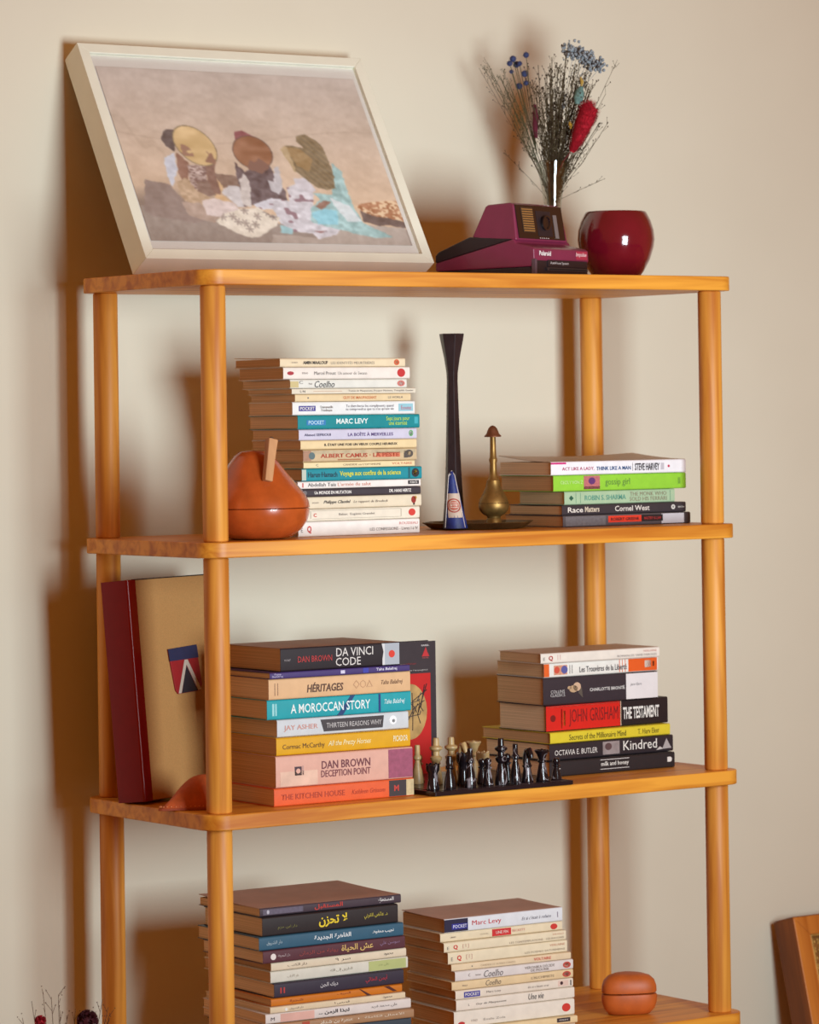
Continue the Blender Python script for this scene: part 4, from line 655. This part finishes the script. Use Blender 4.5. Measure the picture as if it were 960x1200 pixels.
# big album leaning back
al=thing('photo_album','large upright album with red spine and tan cloth cover carrying a badge','album',(.0110,.1680,Z3),R(22))
al.rotation_euler=(-R(5),0,R(22)); al.location.z+=.0034
AW,AT,AH=.190,.040,.2630
tan=mat((178,130,74),.8,noise=.05,scale=700,bump=.25); red=mat((124,2,12),.22,noise=.04,spec=.35)
MB().box(.0135,AW,-.0005,.003,.0012,AH).build('front_cover',tan,al,bevel=.0006)
MB().box(.0135,AW,AT-.003,AT,.0012,AH).build('back_cover',mat((60,40,30),.7),al,bevel=.0006)
MB().prism([(.0150,-.001)]+[(.0030-.0030*math.sin(R(a)),.0020-.0030*math.cos(R(a))) for a in range(0,91,15)]+[(0,AT-.001),(.002,AT+.001),(.0150,AT+.001),(.0150,AT-.003),(.003,AT-.003),(.002,.003),(.015,.003)],.0008,AH+.0005,'Z').build('red_spine',red,al,smooth=True,angle=32)
MB().box(.004,AW-.004,.0035,AT-.0035,.004,AH-.003).build('page_block',mat((160,128,88),.8,noise=.1),al)
MB().prism([(.0135,-.001),(AW*.8,-.0012),(AW*.8,.0035),(.0135,.0035)],AH,AH+.0012,'Z').build('cover_binding_edge',mat((44,30,24),.7),al)
bd=MB().prism([(0.065, 0.177), (0.121, 0.1795), (0.1265, 0.131), (0.1215, 0.124), (0.0785, 0.1225), (0.074, 0.127)],-.0026,-.0006,'Y').build('badge',mat((150,24,30),.55),al,bevel=.0004)
MB().prism([(0.0648, 0.1772), (0.1212, 0.1797), (0.123, 0.164), (0.0667, 0.1625)],-.0030,-.0022,'Y').build('badge_band',mat((34,38,72),.6),bd)
MB().prism([(0.0785, 0.1232), (0.084, 0.1232), (0.098, 0.157), (0.1175, 0.1245), (0.1235, 0.1255), (0.101, 0.1628), (0.095, 0.1628)],-.0031,-.0024,'Y').build('badge_chevron',mat((190,176,160),.6,noise=0),bd)
MB().prism([(0.085, 0.1232), (0.1165, 0.1244), (0.098, 0.1555)],-.0030,-.0024,'Y').build('badge_wedge',mat((36,30,40),.6,noise=0),bd)
# leather pouch
lp=thing('leather_pouch','small tan orange leather pouch with stitched edge, lying behind the front left post','pouch',(.0470,.0960,Z3),R(-2))
lth=mat((192,88,40),.6,noise=.10,scale=120,bump=.25)
def dome(nu=20,nv=10,sx=.0345,sy=.027,h=.0365,z0=.0025):
    m=MB(); vs=[]
    for j in range(nv+1):
        t=j/nv
        for i in range(nu):
            a=2*math.pi*i/nu; rr=math.cos(t*math.pi/2)**.8; x=sx*rr*math.cos(a); y=sy*rr*math.sin(a)
            pt=1+.62*max(0,-math.cos(a))**3*(1-t)**3
            vs.append((x*pt+.004*t,y*(1-.45*max(0,-math.cos(a))**2*(1-t)),z0+h*math.sin(t*math.pi/2)**1.15))
    fs=[(j*nu+i,j*nu+(i+1)%nu,(j+1)*nu+(i+1)%nu,(j+1)*nu+i) for j in range(nv) for i in range(nu)]+[tuple(range(nu))[::-1]]
    return m.add(vs,fs)
dome().build('upper',lth,lp,smooth=True,angle=70)
m=MB(); n=28; pt=[]
for i in range(n):
    a=2*math.pi*i/n; k=1+.62*max(0,-math.cos(a))**3; pt.append((.0358*math.cos(a)*k,.0284*math.sin(a)*(1-.45*max(0,-math.cos(a))**2)))
m.prism(pt,.0003,.0030,'Z').build('sole',mat((150,62,28),.6,bump=.2),lp,bevel=.0006)
q=MB()
for i in range(56):
    a=2*math.pi*i/56; k=1+.62*max(0,-math.cos(a))**3; p=Vector((.0343*math.cos(a)*k,.0270*math.sin(a)*(1-.45*max(0,-math.cos(a))**2),.0050)); q.ball(p,.0011,5,3,sq=(1,1,.7))
q.build('stitching',mat((214,128,70),.6,noise=0),lp)
# upright red and black book behind stack C
ub=thing('book','black edged book with a red front standing upright behind the stacked books','book',(.3515,.2010,Z3),R(-1.5))
UW=.112; UH=.1725
MB().box(0,UW,0,.0012,.0005,UH).build('front_cover',mat((58,48,52),.4,noise=.05),ub)
MB().box(0,UW,.0170,.0182,.0005,UH).build('back_cover',mat((58,48,52),.4,noise=.05),ub)
MB().box(-.0008,.0004,0,.0182,.0005,UH).build('spine',mat((58,48,52),.4,noise=.05),ub)
MB().box(.0004,UW-.002,.0012,.0170,.002,UH-.002).build('page_block',mat((196,160,110),.8),ub)
ub.location.x=.4509-UW
MB().box(.004,UW-.0085,-.0004,.0004,.004,UH-.040).build('cover_panel',mat((204,30,28),.4,noise=.03),ub)
MB().prism([(UW-.0150,UH-.0070),(UW-.0130,UH-.0125),(UW-.0098,UH-.0190),(UW-.0210,UH-.0190),(UW-.0175,UH-.0125)],-.0006,.0004,'Y').build('red_emblem',mat((196,40,44),.5,noise=0),ub)
text(ub,'BABEL',UW-.0215,UW-.0100,UH-.0060,UH-.0040,(210,200,196),y=-.0006,bold=.02); text(ub,'NOIR',UW-.0200,UW-.0110,UH-.0215,UH-.0198,(200,90,90),y=-.0006)
text(ub,'roman policier',UW-.068,UW-.0290,UH-.0290,UH-.0262,(150,40,44),y=-.0006); text(ub,'traduit de l\'espagnol',UW-.058,UW-.0130,UH-.0370,UH-.0348,(206,196,190),y=-.0006)
q=MB(); q.ball((UW-.040,-.0002,.085),.028,20,12,sq=(1,.02,1.35)); q.build('cover_face',mat((196,154,92),.5,noise=.2,scale=50),ub)
for k in range(9):
    a=k*.7; q=MB(); q.tube([(UW-.040+.020*math.cos(a),-.0009,.085+.024*math.sin(a)),(UW-.030+.006*math.cos(a*2),-.0012,.090+.01*math.sin(a*3)),(UW-.022+.008*math.cos(a+1),-.0009,.100+.02*math.sin(a+2))],.0006,4); q.build('cover_line',mat((60,40,40),.5,noise=0),ub)
# chess
cbd=thing('chess_board','thin black chess board carrying black and cream pieces on the third shelf','chess board',(.3150,.0030,Z3))
bdm=mat((34,24,28),.22,noise=.08)
MB().box(0,.205,0,.205,.0004,.0058).build('board_base',bdm,cbd,bevel=.0008)
for r in range(8):
    for c in range(8):
        q=MB(); s=.0240; q.box(.0065+c*s+.0002,.0065+(c+1)*s-.0002,.0065+r*s+.0002,.0065+(r+1)*s-.0002,.0056,.0063)
        q.build('square',mat((60,44,46),.25,noise=.1) if (r+c)%2 else mat((30,22,26),.22,noise=.1),cbd)
def marble(c0,c1,k):
    m=bpy.data.materials.new('marble'); m.use_nodes=True; nt=m.node_tree; b=nt.nodes['Principled BSDF']; L=nt.links.new
    tc=nt.nodes.new('ShaderNodeTexCoord'); mp=nt.nodes.new('ShaderNodeMapping'); mp.inputs['Location'].default_value=(k*3.1,k*1.7,k); mp.inputs['Scale'].default_value=(60,60,26)
    n=nt.nodes.new('ShaderNodeTexNoise'); n.inputs['Scale'].default_value=1; n.inputs['Detail'].default_value=2; n.inputs['Distortion'].default_value=1.2
    r=nt.nodes.new('ShaderNodeValToRGB'); e=r.color_ramp.elements; e[0].position=.53; e[0].color=lin(c0); e[1].position=.60; e[1].color=lin(c0); x=e.new(.565); x.color=lin(c1)
    L(tc.outputs['Object'],mp.inputs[0]); L(mp.outputs[0],n.inputs['Vector']); L(n.outputs['Fac'],r.inputs['Fac']); L(r.outputs['Color'],b.inputs['Base Color']); b.inputs['Roughness'].default_value=.16; return m
BM=[marble((26,20,24),(150,142,146),k) for k in range(4)]; WM=mat((196,164,112),.4,noise=.12,scale=120)
PROF={'pawn':[(.0075,0),(.0078,.02),(.0072,.08),(.0058,.30),(.0040,.50),(.0034,.58),(.0056,.62),(.0056,.66),(.0034,.70),(.0048,.80),(.0050,.88),(.0040,.96),(0,1)],
'rook':[(.0085,0),(.0088,.03),(.0078,.12),(.0062,.40),(.0060,.62),(.0080,.72),(.0090,.78),(.0090,.98),(.0070,1.0),(.0060,.93),(0,.93)],
'bishop':[(.0078,0),(.0080,.03),(.0078,.12),(.0062,.34),(.0036,.55),(.0032,.60),(.0052,.64),(.0052,.70),(.0036,.74),(.0036,.97),(.0030,1.0),(0,1)],
'king':[(.0085,0),(.0088,.03),(.0080,.14),(.0060,.34),(.0042,.46),(.0074,.52),(.0080,.58),(.0046,.62),(.0044,.70),(.0086,.76),(.0086,.80),(.0044,.84),(.0042,.97),(.0036,1.0),(0,1)],
'queen':[(.0085,0),(.0088,.03),(.0076,.16),(.0058,.40),(.0042,.58),(.0064,.62),(.0064,.66),(.0046,.70),(.0066,.84),(.0104,.97),(.0100,1.0),(.0060,.94),(0,.94)]}
PROF['knight']=[(.0080,0),(.0082,.03),(.0074,.12),(.0056,.32),(.0050,.42),(.0066,.46),(.0066,.50),(0,.50)]
def piece(kind,clr,x,y,h,lab,k):
    o=thing('chess_'+kind,lab,'chess piece',(x,y,Z3+.0064),random.uniform(0,6),'black chess pieces' if clr=='b' else 'cream chess pieces')
    m=BM[k%4] if clr=='b' else WM
    MB().lathe([(0,0)]+[(r*.92,z*h) for r,z in PROF[kind]],20).build('body',m,o,smooth=True,angle=38)
    if kind=='knight':
        o.rotation_euler.z=-2.2+YAW
        q=MB(); q.tube([(0,0,h*.48),(-.0015,0,h*.62),(-.001,0,h*.78),(.001,0,h*.90),(.0045,0,h*.93),(.0085,0,h*.80),(.0095,0,h*.72)],[.0052,.0046,.0044,.0044,.0042,.0032,.0022],8); q.build('horse_head',m,o,smooth=True,angle=60)
    if kind=='rook':
        for a in range(6):
            t=a*math.pi/3; q=MB(); q.ball((.0070*math.cos(t),.0070*math.sin(t),h),.0016,5,3); q.build('battlement',m,o)
    if kind=='queen':
        q=MB(); q.ball((0,0,h*.97),.0028,8,6); q.build('finial',m,o,smooth=True)
CH=[
("rook","b",.3290,.0290,.030,"low wide black chess piece at the front left corner of the board"),
("bishop","b",.3460,.0180,.040,"black marbled chess piece second from left in the front row"),
("rook","b",.3880,.0500,.038,"broad black chess piece with a flat top behind the front row, nearest the left"),
("bishop","b",.3770,.0190,.047,"slender black bottle shaped chess piece third from left in the front row"),
("pawn","b",.4165,.0500,.030,"short black chess piece in the second row, left of the tall king"),
("pawn","b",.4030,.0190,.034,"small black chess piece just left of the tall black king"),
("king","b",.4230,.0190,.056,"tallest black chess piece with a ringed neck in the front row"),
("bishop","b",.4444,.0190,.048,"black chess piece with pale marbling just right of the tall black king"),
("knight","b",.4618,.0190,.042,"black chess knight with a bent head"),
("queen","b",.4845,.0190,.038,"black chess piece with a flared crown near the right end of the board"),
("pawn","b",.4540,.0500,.034,"black chess piece in the second row behind the knight"),
("pawn","b",.3640,.0440,.034,"black chess piece in the second row behind the second piece from left"),
("pawn","b",.5060,.0190,.027,"lowest black chess piece at the right end of the board"),
("bishop","w",.3548,.1000,.047,"leftmost cream chess piece, beside the stacked books"),
("king","w",.3690,.0800,.056,"tall cream chess piece in front of the upright red book's right edge"),
("king","w",.3900,.0780,.056,"tall cream chess piece alone against the wall, third cream one from the left"),
("knight","w",.4139,.0900,.048,"cream chess piece with a notched cup shaped top"),
("queen","w",.4460,.1100,.045,"cream chess piece with a flared crown"),
("rook","w",.4330,.0720,.035,"low cream chess piece in front of the crowned cream one"),
("pawn","w",.3886,.1080,.034,"small cream chess piece behind the cream king that stands alone"),
("pawn","w",.3690,.1180,.034,"small cream chess piece behind the tall cream one by the red book")
]

for k,(kd,cl,x,y,h,lab) in enumerate(CH): piece(kd,cl,x,y,h,lab,k)

# ---------------------------------------------------------------- bottom shelf box
Z4=ZL[3]
wb=thing('round_wooden_box','small bean shaped orange brown lidded box on the bottom shelf','box',(.6690,.0930,Z4),R(0))
ob=mat((196,98,38),.5,noise=.08,scale=60)
def bean(rs):
    m=MB(); n=40; vs=[]
    for r,z in rs:
        for k in range(n):
            a=2*math.pi*k/n; x=r*1.08*math.cos(a); y=r*.80*math.sin(a)-.010*math.cos(a)**2*(r/.034)+.004; vs.append((x*math.cos(-.5)-y*math.sin(-.5),x*math.sin(-.5)+y*math.cos(-.5),z))
    fs=[tuple(range(n))[::-1],tuple(range((len(rs)-1)*n,len(rs)*n))]
    for j in range(len(rs)-1):
        for k in range(n): fs.append((j*n+k,j*n+(k+1)%n,(j+1)*n+(k+1)%n,(j+1)*n+k))
    return m.add(vs,fs)
bean([(.020,.0003),(.0245,.0012),(.0300,.008),(.0325,.016),(.0330,.0230),(.0325,.0262),(.0300,.0268)]).build('box_base',ob,wb,smooth=True,angle=45)
ld=bean([(.0300,.0280),(.0320,.0284),(.0326,.0305),(.0322,.037),(.0300,.0440),(.0250,.0490),(.0180,.0512),(.008,.0518)])
ld.build('lid',ob,wb,smooth=True,angle=45)
MB().box(-.020,.020,-.012,.012,.0262,.0286).build('inner_collar',mat((90,36,20),.6),wb)

# ---------------------------------------------------------------- carved frame right of the unit
WL=R(15)
wf=thing('carved_panel_frame','deep wooden frame around a golden carved panel leaning on the wall','frame',(0,0,0))
WH_=.375
H5=(-0.8889-FLOOR_Z)/math.cos(WL); wf.location=(1.1175,WALL_Y-H5*math.sin(WL)-.0015-.012,FLOOR_Z+.001); wf.rotation_euler=(-WL,0,0)
H5=(-0.8889-FLOOR_Z)/math.cos(WL); WW=.36; fb=.026; dw=wood((150,72,20),(190,104,40),'Z',.4); dw2=wood((176,96,32),(212,132,56),'Z',.35)
for nm,pts,mm in (('frame_rail',[(0,0),(WW,0),(WW-fb,fb),(fb,fb)],dw2),('frame_rail',[(0,H5),(fb,H5-fb),(WW-fb,H5-fb),(WW,H5)],dw2),('frame_stile',[(0,0),(fb,fb),(fb,H5-fb),(0,H5)],dw2),('frame_stile',[(WW,0),(WW,H5),(WW-fb,H5-fb),(WW-fb,fb)],dw2)):
    MB().prism(pts,-.043,-.002,'Y').build(nm,mm,wf,bevel=.0012)
MB().box(.002,WW-.002,-.0020,.0,.002,H5-.002).build('backing_board',dw,wf)
MB().box(-.0012,.0002,-.0425,-.0005,.0005,H5-.0008).build('dark_side_sheet',wood((108,52,6),(142,74,12),'Z',.5),wf)  # thin sheet, darker than the stiles, over the left side
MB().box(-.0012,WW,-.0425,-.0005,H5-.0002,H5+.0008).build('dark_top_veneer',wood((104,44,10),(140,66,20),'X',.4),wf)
gold=mat((206,162,84),.42,.35,noise=.15,scale=80)
for a,b,c,d_ in ((fb,fb+.003,fb,H5-fb),(WW-fb-.003,WW-fb,fb,H5-fb),(fb+.003,WW-fb-.003,H5-fb-.003,H5-fb),(fb+.003,WW-fb-.003,fb,fb+.003)):
    MB().box(a,b,-.042,-.036,c,d_).build('gilt_bead',gold,wf,bevel=.0008)
MB().box(fb,WW-fb,-.030,-.010,fb,H5-fb).build('panel_ground',mat((150,98,40),.6,noise=.15),wf)
q=MB(); s=.0115
for i in range(int((WW-2*fb-.008)/s)):
    for j in range(int((H5-2*fb-.008)/s)):
        x=fb+.010+i*s; z=H5-fb-.010-j*s
        if z<fb+.008 or x>WW-fb-.008: continue
        n=6
        for k in range(4):
            a=k*math.pi/2+(.785 if (i+j)%2 else 0); q.ball((x+.0032*math.cos(a),-.0318,z+.0032*math.sin(a)),.0019,5,3,sq=(1,.8,1.3))
        q.ball((x,-.0325,z),.0012,5,3)
tag(q.build('carved_tracery',gold,wf),kind='stuff')

# ---------------------------------------------------------------- flowers left of the unit
fv=thing('floor_vase','tall dark floor vase holding the dried red flowers beside the shelving','vase',(-.1130,.150,FLOOR_Z))
MB().lathe([(0,.0005),(.05,.0005),(.055,.01),(.062,.08),(.050,.17),(.030,.215),(.034,.235),(.031,.235),(.027,.214),(.046,.17),(.05,.08),(0,.02)],40).build('vase_body',mat((70,60,56),.3),fv,smooth=True,angle=50)
db=thing('dried_flowers','dried crimson flowers with thin twigs rising left of the shelving unit','flowers',(-.1130,.150,FLOOR_Z+.03))
HB=FLOOR_Z+.03
def fpt(px,py,dep=0):
    return Vector(((px-70)*1.07e-3*math.cos(YAW)+dep*.3,-(px-70)*1.07e-3*math.sin(YAW)+dep,(-.8605-(py-1190)/935)-HB))
tw=MB()
for px,py in ((52,1166),(40,1176),(62,1172),(70,1186),(30,1195),(113,1172),(118,1180),(108,1188),(86,1184),(78,1192),(125,1190),(67,1168)):
    e=fpt(px,py,random.uniform(-.02,.02)); p=[Vector((0,0,0)),Vector((e.x*.15,e.y*.15,.16)),Vector((e.x*.55,e.y*.55,e.z*.72)),e]; tw.tube(p,[.001,.0008,.0005,.0003],4)
    for _ in range(8):
        t=random.uniform(.7,1); c=p[2].lerp(p[3],(t-.7)/.3); d=Vector((random.uniform(-1,1),random.uniform(-1,1),1.2)).normalized(); tw.tube([c,c+d*random.uniform(.006,.014)],.0003,3)
        tw.ball(c+d*.012,.0008,4,3)
tag(tw.build('twigs',mat((96,66,44),.8),db),kind='stuff')
def bloom(px,py,r,c,nm):
    ce=fpt(px,py); q=MB(); q.ball(ce,r*.7,12,8,sq=(1,1,.9))
    for _ in range(160):
        d=Vector((random.gauss(0,1),random.gauss(0,1),random.gauss(.3,1))).normalized(); s=d.orthogonal().normalized(); t=d.cross(s); a=random.random()*6.28; s,t=s*math.cos(a)+t*math.sin(a),t*math.cos(a)-s*math.sin(a)
        b=ce+d*r*.55; e=ce+d*r; q.add([b-s*r*.12,b+s*r*.12,e+s*r*.16+t*r*.05,e-s*r*.16+t*r*.05],[(0,1,2,3)])
    q.tube([Vector((0,0,0)),Vector((ce.x*.15,ce.y*.15,.16)),ce],.0012,5); q.build(nm,mat(c,.8,noise=.2,scale=150),db)
bloom(47,1196,.0070,(168,14,34),'crimson_bloom'); bloom(98,1196,.0125,(70,8,22),'dark_bloom'); bloom(60,1206,.006,(130,30,36),'small_bloom')
